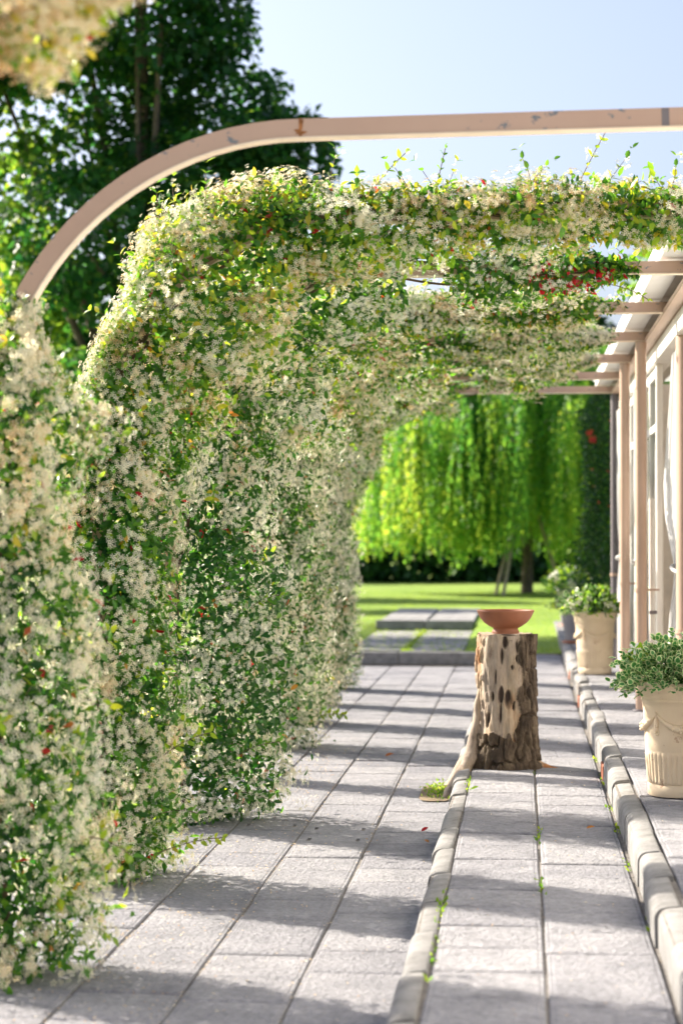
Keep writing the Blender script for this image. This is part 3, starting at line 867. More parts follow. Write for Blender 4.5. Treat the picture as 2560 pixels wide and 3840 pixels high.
bw = MB()
pr = [(.088, 0), (.090, .012), (.082, .026), (.080, .035), (.105, .048), (.140, .072), (.166, .103), (.178, .128), (.186, .146), (.1875, .151), (.184, .154), (.176, .150), (.168, .128), (.150, .100), (.118, .070), (.07, .05), (.001, .044)]
bw.lathe(pr, 72)
bo = bw.build('terracotta_bowl', M['terracotta'], None, None, (SX + .0, SY - .02, Z1 + H + .004))
tag(bo, 'wide footed terracotta bowl standing on the tree stump', 'bowl')

# soil pocket and weeds by the stump
mb = MB(); pts = []
for k in range(26):
    a = 2 * PI * k / 26; pts.append((-.545 + .105 * math.copysign(abs(math.cos(a)) ** .5, math.cos(a)), 12.85 + .40 * math.copysign(abs(math.sin(a)) ** .5, math.sin(a)), .006 + .004 * random.random()))
mb.add(pts + [(-.545, 12.85, .016)], [(k, (k + 1) % 26, 26) for k in range(26)], True)
mb.build('soil_pocket', M['soil'], None, 'structure')
n = 260
wx = np.concatenate([rng.normal(-.52, .05, n), rng.normal(.50, .012, 80), rng.normal(.085, .01, 60), rng.normal(-.325, .008, 90)])
wy = np.concatenate([rng.normal(12.9, .2, n), rng.choice([7.9, 9.3, 10.4, 11.3, 12.4, 13.6], 80) + rng.normal(0, .12, 80), rng.choice([8.7, 10.2, 13.0], 60) + rng.normal(0, .15, 60), rng.choice([7.3, 8.2, 12.2], 90) + rng.normal(0, .2, 90)])
wz = np.concatenate([np.full(n, .01), np.full(80, Z1 - .01), np.full(60, Z1 - .012), np.full(90, Z1 - .01)])
k = len(wx)
wo = link('joint_weeds', cloud('joint_weeds', LEAF4, np.stack([wx, wy, wz], 1), norm(np.stack([rng.normal(0, .6, k), rng.normal(0, .6, k), np.full(k, .8)], 1)), rvec(k), rng.uniform(.012, .034, k), M['lime_leaf'], rng.uniform(0, 1, k)))
tag(wo, 'tiny green weeds in the soil pocket and slab joints', 'weeds', kind='stuff')
# fallen petals and leaf scraps
n = 420
fx = np.concatenate([rng.uniform(-1.9, .5, n), rng.normal(-1.5, .22, 900), rng.normal(-1.235, .012, 70), rng.normal(-.832, .012, 50), rng.uniform(.65, 1.0, 40)])
fy = np.concatenate([rng.uniform(6.3, 15, n), rng.uniform(6.5, 15.5, 900), rng.uniform(6.5, 14, 120), rng.uniform(7, 12, 40)])
fz = np.where(fx > .62, Z2, np.where(fx > -.32, Z1, 0)) + .006
ok = ~(((fx > -.44) & (fx < -.32)) | ((fx > .49) & (fx < .62)))
fx, fy, fz = fx[ok], fy[ok], fz[ok]; k = len(fx)
po = link('fallen_petals', cloud('fallen_petals', LEAF4, np.stack([fx, fy, fz], 1), norm(np.stack([rng.normal(0, 1, k), rng.normal(0, 1, k), rng.uniform(0, .4, k)], 1)), norm(rvec(k) * .4 + np.array([0, 0, 1.])), rng.uniform(.006, .018, k), M['jas_flower'], rng.uniform(.6, 1, k)))
tag(po, 'small dry tan petals and scraps scattered over the paving', 'petals', kind='stuff')
def one_leaf(x, y, z, size, tint, label, a=0.4, curl=.3):
    P_ = np.array([[0, 0, .004]]); D_ = np.array([[math.cos(a), math.sin(a), curl]])
    o = link('fallen_leaf', cloud('fallen_leaf', LEAF, P_, D_, np.array([[.2, -.5, 1.]]), np.array([size]), M['jas_leaf'], np.array([tint])), loc=(x, y, z))
    tag(o, label, 'leaf', 'loose leaves lying on the paving')
one_leaf(-.56, 11.15, .008, .05, .97, 'red fallen leaf on the lower walk, nearer than the slotted slabs', .4, .6)
one_leaf(-.50, 10.75, .008, .045, .90, 'brown curled leaf beside the red fallen leaf on the lower walk', 2.2, .4)
one_leaf(-.30, 11.85, Z1 + .006, .05, .55, 'fresh green leaf lying on the platform beside its kerb', .1, .5)
one_leaf(-1.02, 14.9, .006, .07, .92, 'orange fallen leaf at the foot of the far jasmine column', 0, .4)
one_leaf(.33, 10.35, Z1 + .006, .045, .90, 'thin brown leaf on the right hand platform slabs', 0, .3)

# ------------------------------------------------------------------ cream garland pots
HP = .575
def pot_meshes():
    prof = [(.150, 0), (.155, .006), (.1555, .056), (.150, .060), (.152, .064)]
    for k in range(14): prof.append((.1535 + .0125 * k / 13, .066 + .155 * k / 13))
    prof += [(.165, .226), (.167, .235), (.170, .30), (.1745, .38), (.180, .45), (.184, .474), (.188, .478), (.1885, .484), (.185, .488), (.1865, .492), (.190, .497), (.189, .503), (.188, .510),
             (.192, .522), (.203, .538), (.211, .550), (.2125, .560), (.209, .570), (.200, .575), (.190, .573), (.182, .56), (.178, .53), (.10, .528), (.001, .528)]
    def mod(w, z, r):
        if .066 <= z <= .2215:
            e = min(1, (z - .060) / .010, (.2225 - z) / .010)
            return .0065 * max(0, e) * (abs(math.cos(w * 19)) ** .6 - .35)
        return 0
    body = MB().lathe(prof, 38 * 8, mod).mesh('pot_body', M['pot'])
    swag = MB()
    for q in range(4):
        a0 = -PI / 2 - PI / 4 + q * PI / 2
        pts = []; rad = []
        for k in range(25):
            u = k / 24; a = a0 + u * PI / 2
            z = .418 - .075 * math.sin(PI * u) ** .9; rr = .178 - (.42 - z) * .06
            pts.append((rr * math.cos(a), rr * math.sin(a), z)); rad.append(.0055 + .0155 * math.sin(PI * u) ** 1.3 + .002 * math.sin(u * 70))
        swag.tube(pts, rad, 8)
        for (u, sc) in ((.5, 1.25), (.34, .85), (.66, .85), (.2, .6), (.8, .6)):
            a = a0 + u * PI / 2; z = .418 - .075 * math.sin(PI * u) ** .9
            rr = .178 - (.42 - z) * .06 + .0155 * math.sin(PI * u) ** 1.3
            ce = Vector((rr * math.cos(a), rr * math.sin(a), z)); tx = Vector((-math.sin(a), math.cos(a), 0))
            swag.ball(ce, .006 * sc, 8, 5)
            for p in range(6):
                b = 2 * PI * p / 6
                swag.ball(ce + tx * math.cos(b) * .0125 * sc + Vector((0, 0, 1)) * math.sin(b) * .0125 * sc, .0065 * sc, 7, 4)
        # pendant at the hanging point
        ca, sa = math.cos(a0), math.sin(a0)
        for (z0, z1_, r0, r1) in ((.425, .395, .004, .008), (.395, .355, .008, .012), (.352, .335, .006, .010)):
            swag.tube([(.180 * ca, .180 * sa, z0), (.178 * ca, .178 * sa, (z0 + z1_) / 2), (.175 * ca, .175 * sa, z1_)], [r0, (r0 + r1) / 2 * 1.1, r1], 7)
        tx = Vector((-sa, ca, 0)); ce = Vector((.172 * ca, .172 * sa, .322))
        for p in range(6):
            b = 2 * PI * p / 6
            swag.ball(ce + tx * math.cos(b) * .009 + Vector((0, 0, 1)) * math.sin(b) * .009, .0055, 7, 4)
        swag.ball(Vector((.181 * ca, .181 * sa, .424)), .006, 7, 4)
    sw = swag.mesh('garland', M['pot'])
    soil = MB().lathe([(.176, .530), (.14, .545), (.06, .552), (.001, .554)][::-1], 24).mesh('potting_soil', M['soil'])
    return body, sw, soil
PB, PS, PSO = pot_meshes()
def garland_pot(x, y, label, rz=0, sc=1):
    t = empty('garland_pot', (x, y, Z2 + .004), label, 'plant pot', 'cream pots with garland relief', rz)
    t.scale = (sc, sc, sc)
    for nm, me in (('pot_body', PB), ('garland', PS), ('potting_soil', PSO)): link(nm, me, t)
    return t
garland_pot(.822, 10.62, 'cream pot with garland relief nearest the camera, cut by the frame edge', R(2), 1.04)
garland_pot(.715, 19.7, 'cream garland pot farther back, in front of the round tan posts', R(8), 1.06)

VLEAF_V = [(0, 0, 0)]; 
for (x_, w_) in ((.10, .20), (.32, .40), (.58, .42), (.82, .27)): VLEAF_V += [(x_, -w_, .05), (x_, w_, .05)]
VLEAF_V += [(1.0, 0, -.06), (.25, 0, .0), (.52, 0, .02), (.78, 0, 0), (.20, -.20, .03), (.50, -.22, .03), (.20, .20, .03), (.50, .22, .03)]
VLEAF = (np.array(VLEAF_V, float), np.array([(0, 1, 10), (0, 10, 2), (1, 13, 10), (1, 3, 13), (3, 14, 13), (3, 5, 14), (5, 7, 14), (7, 12, 14), (7, 9, 12), (10, 13, 11), (13, 14, 11), (14, 12, 11),
                                              (2, 10, 15), (2, 15, 4), (4, 15, 16), (4, 16, 6), (6, 16, 8), (8, 16, 12), (8, 12, 9), (10, 11, 15), (15, 11, 16), (16, 11, 12)]))
VEDGE = np.array([.5] + [1.0] * 8 + [1.0] + [0, 0, 0, .1, .1, .1, .1])
def petal_flower(n=5, w=.33):
    v = [(0, 0, 0)]; f = []
    for k in range(n):
        a = 2 * PI * k / n
        for (r_, da, z) in ((.45, -w, .18), (.9, -w * .7, .12), (1.1, 0, -.02), (.9, w * .7, .12), (.45, w, .18)):
            v.append((r_ * math.cos(a + da), r_ * math.sin(a + da), z))
        b = 1 + 5 * k
        f += [(0, b, b + 1), (0, b + 1, b + 2), (0, b + 2, b + 3), (0, b + 3, b + 4)]
    return np.array(v, float), np.array(f)
PET = petal_flower()
def mound(root, mat, T, n, rx, rz_, size, zoff=.0, edge=None, cx=0, cy=0, lo=.55, name='foliage', flatten=.0, seed=0):
    d = rvec(n); d[:, 2] = np.abs(d[:, 2]) * 1.0 - .12
    d = norm(d)
    nz_ = .72 + .5 * vnoise(d * 3 + seed, seed)
    rr = rng.uniform(lo, 1, n) ** .6 * nz_
    P_ = np.stack([cx + d[:, 0] * rr * rx, cy + d[:, 1] * rr * rx, zoff + np.maximum(d[:, 2], -.25) * rr * rz_], 1)
    D_ = norm(d + rvec(n) * .7 + np.array([0, 0, .25])); N_ = norm(d * .6 + np.array([0, 0, .9]) + rvec(n) * .45)
    return link(name, cloud(name, T, P_, D_, N_, rng.uniform(*size, n), mat, rng.uniform(0, 1, n), edge), root, 'stuff')
# near plant
p = empty('variegated_plant', (.822, 10.62, Z2 + .59), 'cream edged variegated plant filling the nearest garland pot', 'potted plant')
mound(p, M['var_leaf'], VLEAF, 1500, .31, .25, (.028, .044), .0, VEDGE, -.03, -.02, .45, 'variegated_foliage', seed=3)
mound(p, M['dark_leaf'], LEAF, 500, .20, .15, (.03, .05), 0, None, .02, .03, .1, 'inner_foliage', seed=5)
sp = []; sdv = []; sm = MB()
for (tx_, ty_, tz_) in ((-.035, -.02, .275), (-.33, -.06, .02), (-.30, -.12, -.055), (-.26, -.02, .14), (-.02, -.08, .22), (-.15, -.1, .20), (.1, -.1, .22), (-.29, .04, .09), (-.22, -.18, -.05), (-.34, 0, -.02), (-.09, -.05, .24), (.03, -.04, .26)):
    a = Vector((tx_ * .35, ty_ * .4, .02)); b = Vector((tx_, ty_, tz_)); mid = a.lerp(b, .55) + Vector((0, 0, .04))
    pts = [a.lerp(mid, u).lerp(mid.lerp(b, u), u) for u in [k / 12 for k in range(13)]]
    sm.tube(pts, .0022, 5, False)
    for i in range(3, 13):
        dd = (pts[i] - pts[i - 1]).normalized(); sd = Vector((math.cos(i * 1.7), math.sin(i * 1.7), 0)); sd = (sd - dd * sd.dot(dd)).normalized()
        for sg in (1, -1): sp.append(pts[i][:]); sdv.append((sd * sg * .9 + dd * .6)[:])
sm.build('plant_stems', M['lime_leaf'], p, 'stuff')
sp = np.array(sp); sdv = np.array(sdv); k = len(sp)
link('shoot_leaf', cloud('shoot_leaf', VLEAF, sp, sdv, norm(np.array([0, -.25, 1.]) + rvec(k) * .4), rng.uniform(.020, .036, k), M['var_leaf'], rng.uniform(0, 1, k), VEDGE), p, 'stuff')
mb = cloud('white_flower', PET, np.array([[0, 0, 0.]]), np.array([[.5, .2, .8]]), np.array([[-.4, -.9, .3]]), np.array([.036]), M['white_petal'], np.array([.1]))
o = link('white_flower', mb, p, loc=(-.235, -.10, .185))
mound(p, M['lime_leaf'], LEAF, 60, .05, .08, (.035, .06), .12, None, -.20, -.05, .2, 'flower_leaf', seed=8)
g = empty('glossy_plant', (.93, 10.66, Z2 + .58), 'plain dark green leafy plant beside the variegated one, at the frame edge', 'potted plant')
mound(g, M['lime_leaf'], LEAF, 130, .13, .22, (.05, .085), 0, None, 0, 0, .2, 'foliage', seed=4)
mound(g, M['dark_leaf'], LEAF, 320, .15, .24, (.045, .08), 0, None, 0, 0, .2, 'dark_foliage', seed=6)

def blossoms(root, n, rx, rz_, size, mat, cx=0, cy=0, zoff=0, name='blossom'):
    d = rvec(n); d[:, 2] = np.abs(d[:, 2]) * .8 + .05; d[:, 1] = -np.abs(d[:, 1]); d = norm(d)
    P_ = np.stack([cx + d[:, 0] * rx, cy + d[:, 1] * rx, zoff + d[:, 2] * rz_], 1)
    return link(name, cloud(name, PET, P_, np.cross(d, rvec(n)), d, rng.uniform(*size, n), mat, rng.uniform(0, 1, n)), root, 'stuff')
def bushy(x, y, z, rx, rz_, label, mats, n=700, fl=12, fsize=(.03, .05), nm='flowering_plant', leaf=(.04, .08), cx=0, fmat='white_petal'):
    q = empty(nm, (x, y, z), label, 'potted plant' if z > .5 else 'shrub')
    mound(q, M['dark_leaf'], LEAF4, n, rx * .85, rz_ * .85, leaf, 0, None, cx, 0, .1, 'inner_foliage', seed=int(y))
    for i, mm in enumerate(mats):
        if mm == 'var_leaf': mound(q, M[mm], VLEAF, n // 3, rx, rz_, (leaf[0] * .7, leaf[1] * .7), 0, VEDGE, cx - .08 * rx * 2, 0, .7, 'foliage', seed=int(y) + i + 1)
        else: mound(q, M[mm], LEAF, n // 2, rx * .98, rz_, leaf, 0, None, cx, 0, .6, 'foliage', seed=int(y) + i + 1)
    if fl: blossoms(q, fl, rx * .98, rz_ * .95, fsize, M[fmat], cx)
    return q
bushy(.70, 19.7, Z2 + .60, .30, .24, 'white flowered bright green plant in the farther cream pot', ['lime_leaf', 'var_leaf'], 600, 16)
def grey_planter(x, y, label, h=.46):
    mb = MB()
    mb.lathe([(.13, 0), (.145, .01), (.16, .06), (.20, h - .10), (.225, h - .05), (.235, h - .045), (.235, h), (.22, h), (.20, h - .04), (.001, h - .05)], 32)
    t = empty('grey_planter', (x, y, Z2 + .004), label, 'plant pot', 'grey tapered pots by the lawn')
    mb.build('pot_body', M['grey_pot'], t)
    MB().lathe([(.001, 0.03), (.19, .03), (.20, .0)][::-1], 24).build('saucer', M['terracotta'], t)
    return t
MB().box(.50, 1.6, YE + .3, 31.5, .0, Z2).build('far_bed_edge', M['kerb'], None, 'structure')
grey_planter(.70, 25.2, 'grey tapered pot behind the farther cream pot, at the terrace end')
bushy(.68, 25.2, Z2 + .45, .30, .17, 'pale leaved trailing plant with white flowers in the nearer grey pot', ['var_leaf', 'lime_leaf'], 500, 16)
grey_planter(.74, 29.8, 'farthest grey tapered pot, half hidden at the lawn edge', .55)
bushy(.74, 29.8, Z2 + .54, .44, .34, 'rounded green shrub with a big white bloom in the farthest grey pot', ['lime_leaf', 'dark_leaf'], 800, 9, (.05, .08))

# climbing rose on the dark post
rs = empty('climbing_rose', (1.22, 27.0, Z2), 'tall dark leafed climbing rose with red blooms against the dark post', 'shrub')
n = 9000
u = rng.uniform(0, 1, n); hz = u * 3.6
rr = (.34 + .16 * vnoise(np.stack([hz * 1.7, u * 0, u * 0], 1), 3)) * np.sqrt(rng.uniform(.2, 1, n)) * np.clip((3.75 - hz) / .8, .2, 1)
aa = rng.uniform(0, 2 * PI, n)
P_ = np.stack([rr * np.cos(aa) - .02, rr * np.sin(aa), hz + .05], 1)
link('foliage', cloud('foliage', LEAF4, P_, rvec(n), norm(rvec(n) + np.array([0, -.3, .6])), rng.uniform(.05, .10, n), M['dark_leaf'], rng.uniform(0, 1, n)), rs, 'stuff')
fp = np.array([(-.30, -.25, 2.72), (-.28, -.28, 2.62)])
fp = np.concatenate([np.repeat(fp, 8, 0) + rng.normal(0, .022, (16, 3)), np.stack([rng.uniform(-.3, .2, 12), np.full(12, -.4), rng.uniform(1, 3, 12)], 1)]); nn = norm(rvec(28) + np.array([0, -1., .3]))
link('blossom', cloud('blossom', PET, fp, np.cross(nn, rvec(28)), nn, np.where(np.arange(28) < 16, .038, .022), M['red_petal'], rng.uniform(0, 1, 28)), rs, 'stuff')
for q in range(3):
    MB().tube([(.05 * q - .05, 0, 0), (.08 * math.sin(q), .03, 1.2), (-.05 + .06 * q, .0, 2.4), (.02 * q, 0, 3.4)], [.02, .016, .012, .006], 6).build('cane', M['bark_vine'], rs)

# ------------------------------------------------------------------ glazed pavilion on the right
pv = empty('glass_pavilion', (1.04, 13.65, Z2), 'beige framed glass pavilion along the right side of the terrace', 'building')
def ppart(name, mb, mat, parent=None):
    o = mb.build(name, mat, parent or pv)
    if parent is None: o.matrix_parent_inverse = pv.matrix_world.inverted() if False else o.matrix_parent_inverse
    o.location = (-1.04, -13.65, -Z2) if parent is None else (0, 0, 0)
    return o
XW = 1.06
YW0, YW1 = -2.0, 21.6
ppart('sill', MB().box(XW, XW + .12, YW0, YW1, Z2, Z2 + .09, .006), M['white_paint'])
ppart('header', MB().box(XW - .02, XW + .12, YW0, YW1, 3.02, 3.16, .004), M['white_paint'])
ppart('soffit_board', MB().box(.955, 1.5, YW0, YW1 + .2, 3.285, 3.31), M['soffit'])
ppart('fascia', MB().box(.80, .95, YW0, YW1 + .2, 3.268, 3.33, .004), M['fascia'])
ppart('roof', MB().box(.78, 6.0, YW0, YW1 + .3, 3.335, 3.37), M['roof_panel'])
ppart('gutter', MB().box(.955, XW + .1, YW0, YW1, 3.165, 3.20, .004), M['post_paint'])
ppart('upper_wall', MB().box(XW + .02, XW + .10, YW0, YW1, 3.205, 3.28), M['soffit'])
for i in range(9):  # out-of-view white boards added to bounce sunlight onto the jasmine
    ppart('bounce_panel', MB().box(XW + .01, XW + .05, YW0 + 1.7 * i, YW0 + 1.7 * i + 1.69, Z2 + .092, 3.018, .004), M['fascia'])
ppart('back_wall', MB().box(5.6, 5.7, YW0, YW1, Z2, 3.28), M['interior'])
ppart('end_wall', MB().box(XW + .02, 5.58, YW1, YW1 + .1, Z2, 3.28), M['interior'])
ppart('interior_floor', MB().box(XW + .13, 5.58, YW0, YW1, Z2 - .01, Z2 + .02), M['interior'])
posts = [-1.9, 6.0, 13.65, 15.95, 17.9, 19.9, 21.5]
for i, y in enumerate(posts):
    if i == 2:
        ppart('corner_post', MB().tube([(1.112, y, Z2), (1.112, y, 3.16)], .070, 28), M['post_paint']); continue
    ppart('wall_post', MB().box(XW + .002, XW + .045, y - .045, y + .045, Z2 + .092, 3.018, .004), M['white_paint'])
ppart('clamp_ring', MB().tube([(1.112, 13.65, 1.0), (1.112, 13.65, 1.03)], .078, 28), M['post_paint'])
for i in range(len(posts) - 1):
    a, b = posts[i] + .047, posts[i + 1] - .047
    if b - a < .6 or i <= 2: continue
    mid = (a + b) / 2
    for (c, d) in ((a, mid - .002), (mid + .002, b)):
        w = MB(); x0, x1 = XW + .01, XW + .06
        w.box(x0, x1, c, c + .055, Z2 + .092, 3.018, .003); w.box(x0, x1, d - .055, d, Z2 + .092, 3.018, .003)
        w.box(x0, x1, c + .057, d - .057, Z2 + .092, Z2 + .18, .003); w.box(x0, x1, c + .057, d - .057, 2.93, 3.018, .003); w.box(x0, x1, c + .057, d - .057, 2.50, 2.56, .003)
        wo_ = ppart('window', w, M['white_paint'])
        ppart('pane', MB().box(XW + .03, XW + .036, c + .05, d - .05, Z2 + .17, 2.51), M['glass'], wo_)
        ppart('top_pane', MB().box(XW + .03, XW + .036, c + .05, d - .05, 2.55, 2.94), M['glass'], wo_)
for y in (15.72, 17.72):
    ppart('downpipe', MB().tube([(1.015, y, Z2 + .02), (1.015, y, 1.95)], .026, 14), M['white_paint'])
    ppart('pipe_bracket', MB().box(.99, 1.05, y - .035, y + .035, 1.05, 1.075, .003), M['grey_paint'])

def curtain(y, label, keys, flip=1, z_tie=1.43, x=XW + .03):
    """keys: height -> width of the gathered cloth"""
    mb = MB(); nz_, ny = 60, 90; zt, zb = 2.95, Z2 + .06
    ks = sorted(keys); vs = []
    for j in range(nz_ + 1):
        z = zt + (zb - zt) * j / nz_
        wd = float(np.interp(z, [k[0] for k in ks], [k[1] for k in ks]))
        g = min(1, abs(z - z_tie) / .35)
        for i in range(ny + 1):
            u = i / ny
            vs.append((x + (.010 + .016 * g) * math.sin(u * 40 + .9 * math.sin(z * 2.1)) + .006 * math.sin(u * 93 + 2 * z) + .02 * (1 - g) * math.sin(PI * u), y + flip * u * wd, z))
    fs = [(j * (ny + 1) + i, j * (ny + 1) + i + 1, (j + 1) * (ny + 1) + i + 1, (j + 1) * (ny + 1) + i) for j in range(nz_) for i in range(ny)]
    mb.add(vs, fs, True)
    o = mb.mesh('curtain', M['curtain'])
    o.attributes.new('tint', 'FLOAT', 'POINT')
    t = empty('curtain', (x, y, zb), label, 'curtain', 'white tied curtains in the pavilion windows')
    link('cloth', o, t, loc=(-x, -y, -zb))
    wt = float(np.interp(z_tie, [k[0] for k in ks], [k[1] for k in ks]))
    tb = MB().tube([(x + .045 * math.cos(a), y + flip * wt * (.5 + .52 * math.sin(a)), z_tie + .02 * math.sin(a)) for a in [2 * PI * k / 20 for k in range(21)]], .014, 6)
    link('tieback', tb.mesh('tieback', M['curtain']), t, loc=(-x, -y, -zb))
KC = [(3.0, .55), (2.6, .85), (2.05, 1.5), (1.85, 1.45), (1.43, .55), (1.25, .62), (.9, 1.1), (.3, 1.35)]
curtain(13.80, 'white curtain tied back just beyond the window corner post', KC)
curtain(20.9, 'white curtain tied back between the two round tan posts', [(a, b * .95) for a, b in KC], -1, 1.43, XW - .045)
curtain(17.85, 'white curtain half hidden behind the nearer round tan post', [(a, b * .75) for a, b in KC], -1, 1.43, XW - .045)

# ------------------------------------------------------------------ trees
def tree(name, x, y, z, label, blobs, n, leaf, T, mat, trunk_r=.2, trunk_h=3, lo=.55, group=None, limbs=8, tint=(0, 1), squash=.8, seed=0):
    t = empty(name, (x, y, z), label, 'tree', group)
    Ps = []; Ns = []
    tot = sum(b[3] ** 2 for b in blobs)
    for b in blobs:
        k = int(n * b[3] ** 2 / tot); d = rvec(k)
        rr = b[3] * rng.uniform(lo, 1, k) ** .5 * (.75 + .5 * vnoise(d * 2.2 + b[0] * 3 + b[2], seed))
        Ps.append(np.array(b[:3]) + d * rr[:, None] * np.array([1, 1, squash])); Ns.append(d)
    P_ = np.concatenate(Ps); N_ = np.concatenate(Ns)
    gap = vnoise(P_ * 1.15, seed + 3) * .75 + vnoise(P_ * 3.4, seed + 4) * .25
    kp = gap > (.36 if seed == 5 else .40); P_, N_ = P_[kp], N_[kp]
    k = len(P_)
    D_ = norm(N_ * .6 + rvec(k) * .8 + np.array([0, 0, -.35])); NN = norm(N_ * .5 + rvec(k) * .6 + np.array([0, 0, .6]))
    if seed == 5:
        lf = (P_[:, 0] < -1.3) & (P_[:, 2] < 8.6); kp = ~lf | (vnoise(P_ * 1.5, 77) > .44); P_, N_, D_, NN, k, lf = P_[kp], N_[kp], D_[kp], NN[kp], int(kp.sum()), lf[kp]
    else: lf = np.zeros(k, bool)
    tn = np.clip(lf * .35 + tint[0] + (tint[1] - tint[0]) * rng.beta(1.5, 3, k) + (vnoise(P_ * .9, seed + 7) - .5) * .4, 0, 1)  # big tree's lower left is tinted lighter to paint its backlit leaves
    link('crown', cloud('crown', T, P_, D_, NN, rng.uniform(*leaf, k), mat, tn), t, 'stuff')
    mb = MB(); hz_ = max(b[2] for b in blobs)
    mb.tube([(0, 0, -.1), (.03, .02, trunk_h * .5), (-.04, 0, trunk_h), (.0, .05, hz_ * .8)], [trunk_r * 1.25, trunk_r, trunk_r * .8, trunk_r * .25], 10)
    mb.build('trunk', M['tree_bark'], t)
    for i, b in enumerate(sorted(blobs, key=lambda q: -q[3])[:limbs]):
        s = Vector((0, 0, trunk_h * (.6 + .5 * random.random()))); e = Vector(b[:3]); md = s.lerp(e, .5) + Vector((0, 0, .25))
        MB().tube([s, md, e], [trunk_r * .4, trunk_r * .28, trunk_r * .1], 6).build('limb', M['tree_bark'], t)
    return t
rb = random.Random(3)
# big dark tree behind the bare hoop
bl = []
for (bx, bz, br) in ((0, 12.5, 1.8), (-1.2, 11.2, 1.8), (.5, 11.0, 1.3), (-2.6, 9.6, 1.7), (.1, 9.6, 1.6), (.75, 9.3, .85), (1.25, 8.0, .95), (2.35, 7.25, .72), (-1.2, 8.2, 1.6), (.5, 7.2, 1.4), (1.6, 6.7, 1.15), (-2.6, 7.3, 1.3),
                     (-.7, 6.0, 1.35), (1.0, 5.6, 1.2), (2.5, 6.1, .7), (-2.1, 5.5, 1.0), (.2, 4.6, 1.2), (-1.6, 4.3, 1.1), (1.6, 4.5, .9), (-.4, 3.5, 1.1), (-3.6, 8.6, 1.3)):
    bl.append((bx + rb.uniform(-.2, .2), rb.uniform(-1.2, 1.2), bz, br))
tree('broadleaf_tree', -5.75, 30, .1, 'large dark green broadleaf tree behind the bare hoop, top left', bl, 62000, (.09, .165), LOBED, M['tree_leaf'], .2, 4.0, .35, None, 9, (0, 1.05), .85, 5)
def blob_set(r_, h0, h1, n, seed):
    q = random.Random(seed); o = []
    for i in range(n):
        z = h0 + (h1 - h0) * (i + .5) / n; w = r_ * math.sin(PI * min(.92, .2 + .7 * (i + .5) / n)); a = q.uniform(0, 6.28); rad = w * q.uniform(.2, .75)
        o.append((rad * math.cos(a), rad * math.sin(a), z, q.uniform(.32, .5) * r_))
    return o
tree('leafy_tree', -11.6, 47, .2, 'bright sunlit green tree low behind the jasmine at the left edge', blob_set(3.2, 2.2, 7.4, 12, 4), 20000, (.12, .22), LOBED, M['lime_leaf'], .2, 3, .4, None, 6, (0, .9), .9, 8)
tree('leafy_tree', -8.6, 39, .2, 'sunlit green tree between the big dark tree and the jasmine', blob_set(2.2, 1.5, 4.9, 9, 9), 14000, (.10, .18), LOBED, M['lime_leaf'], .15, 2, .4, None, 5, (0, .7), .9, 12)
gp = 'trees closing the garden behind the willow'
bgs = [(-19, 66, 8.5, 'dark tree far left behind the pergola, at the garden end'), (-11, 64, 8.0, 'dark tree at the garden end, left of the willow'),
       (-5.2, 62, 8.2, 'dark tree behind the left skirt of the willow'), (.6, 63, 8.6, 'dark tree straight behind the willow trunk'),
       (6.0, 61, 9.6, 'tall light green tree showing between the beams at the right'), (12, 64, 9.0, 'dark tree behind the pavilion roof'), (19, 66, 8.5, 'dark tree farthest right, past the pavilion')]
protos = None
for i, (x, y, h, lb) in enumerate(bgs):
    mt = M['lime_leaf'] if i == 4 else M['dark_leaf']
    if i in (0, 4):
        protos = tree('garden_tree', x, y, .2, lb, blob_set(4.3, 1.2, h, 14, 20 + i), 15000, (.22, .40), LOBED, mt, .22, 2.5, .4, gp, 5, (0, .8), .9, 30 + i)
        if i == 0: dark_p = protos
    else:
        r_ = dark_p.copy(); COL.objects.link(r_); r_.location = (x, y, .2); r_.rotation_euler = (0, 0, i * 1.3); r_.scale = (1, 1, h / 8.5); r_['label'] = lb; r_['group'] = gp
        for ch in list(dark_p.children):
            c = ch.copy(); COL.objects.link(c); c.parent = r_
# clipped dark shrubs under them
hd = empty('boundary_hedge', (0, 58.5, .2), 'dark low hedge closing the lawn below the willow', 'hedge')
n = 26000
P_ = np.stack([rng.uniform(-22, 16, n), rng.uniform(-.9, .9, n), rng.uniform(0, 2.9, n)], 1); P_[:, 2] *= .8 + .4 * vnoise(P_ * np.array([.6, 0, 0]), 2)
link('foliage', cloud('foliage', LOBED, P_, rvec(n), norm(rvec(n) + np.array([0, -.4, .5])), rng.uniform(.16, .3, n), M['dark_leaf'], rng.uniform(0, 1, n)), hd, 'stuff')

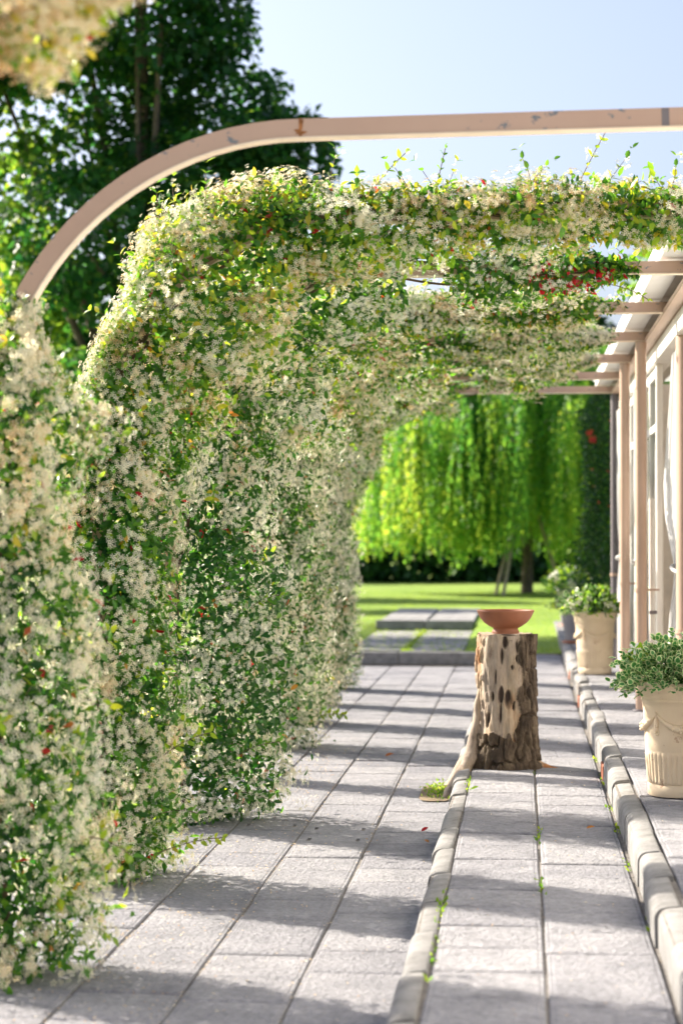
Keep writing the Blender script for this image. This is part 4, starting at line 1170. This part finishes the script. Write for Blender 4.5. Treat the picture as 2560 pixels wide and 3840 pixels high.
# weeping willow
WX, WY = .12, 47.0
wl = empty('willow_tree', (WX, WY, .27), 'weeping willow with long bright green hanging branches beyond the lawn', 'tree')
MB().tube([(0, 0, -.1), (.03, 0, .9), (-.02, .05, 2.2), (.1, .1, 3.6), (.2, .2, 5)], [.15, .12, .10, .05, .02], 12).build('trunk', M['tree_bark'], wl)
for k in range(9):
    a = k * .73; MB().tube([(0, .05, 2.2 + .12 * k), (1.0 * math.cos(a), 1.0 * math.sin(a), 4 + .1 * k), (2.4 * math.cos(a), 2.4 * math.sin(a), 5.2), (3.3 * math.cos(a), 3.2 * math.sin(a), 4.9)], [.045, .03, .02, .01], 6).build('limb', M['tree_bark'], wl)
LP = []; LD = []; LT = []
for g_ in range(165):
    a = rb.uniform(0, 6.283); q = math.sqrt(rb.uniform(.03, 1)); rx_ = 3.75 * q * (1 + .12 * math.sin(3 * a))
    gx_, gy_ = rx_ * math.cos(a) - .25, rx_ * math.sin(a) * .9
    gzt = 6.7 - 2.4 * q ** 2.2 + rb.uniform(-.6, .3)
    gzb = .62 + rb.uniform(0, 1.15) * (.7 if q > .7 else 1) - (.35 if rb.random() < .10 else 0) + (.3 if gx_ > 1.3 else 0)
    gt = rb.uniform(-.34, .34)
    for k in range(rb.randint(7, 18)):
        e = rb.gauss(0, .24); f = rb.gauss(0, .24)
        zt = gzt - .8 * (e * e + f * f) + rb.uniform(-.25, .1); zb = gzb + 1.6 * (e * e + f * f) + rb.uniform(-.1, .4)
        m_ = max(4, int((zt - zb) * 12)); u = np.linspace(0, 1, m_); z = zt + (zb - zt) * u
        LP.append(np.stack([gx_ + e * (.5 + .5 * u) + .06 * np.sin(z * 1.7 + k + g_), gy_ + f * (.5 + .5 * u) + .06 * np.cos(z * 2.3 + k), z], 1))
        aa = rng.uniform(0, 6.28, m_); LD.append(np.stack([.6 * np.cos(aa), .6 * np.sin(aa), -np.ones(m_)], 1))
        LT.append(np.clip(.12 + .25 * q + .28 * u + gt + rng.normal(0, .16, m_), 0, 1))
LP = np.concatenate(LP); LD = np.concatenate(LD); LT = np.concatenate(LT)
link('crown', cloud('crown', LEAF4, LP, LD, rvec(len(LP)), rng.uniform(.09, .16, len(LP)), M['willow_leaf'], LT), wl, 'stuff')
def stake(p0, p1, label):
    v = Vector(p1) - Vector(p0)
    o = MB().tube([(0, 0, 0), tuple(v)], .042, 8).build('wooden_stake', M['stake'], None, None, p0)
    tag(o, label, 'stake', 'leaning stakes around the willow')
stake((-.60, 45.8, .24), (-.12, 46.85, 2.25), 'left of the two pale stakes leaning on the willow trunk')
stake((-.42, 45.2, .24), (-.05, 46.8, 2.35), 'pale stake leaning right beside the left one, nearer the willow trunk')
stake((.95, 46.2, .25), (.30, 46.9, 2.4), 'darker stake leaning on the willow from the right')
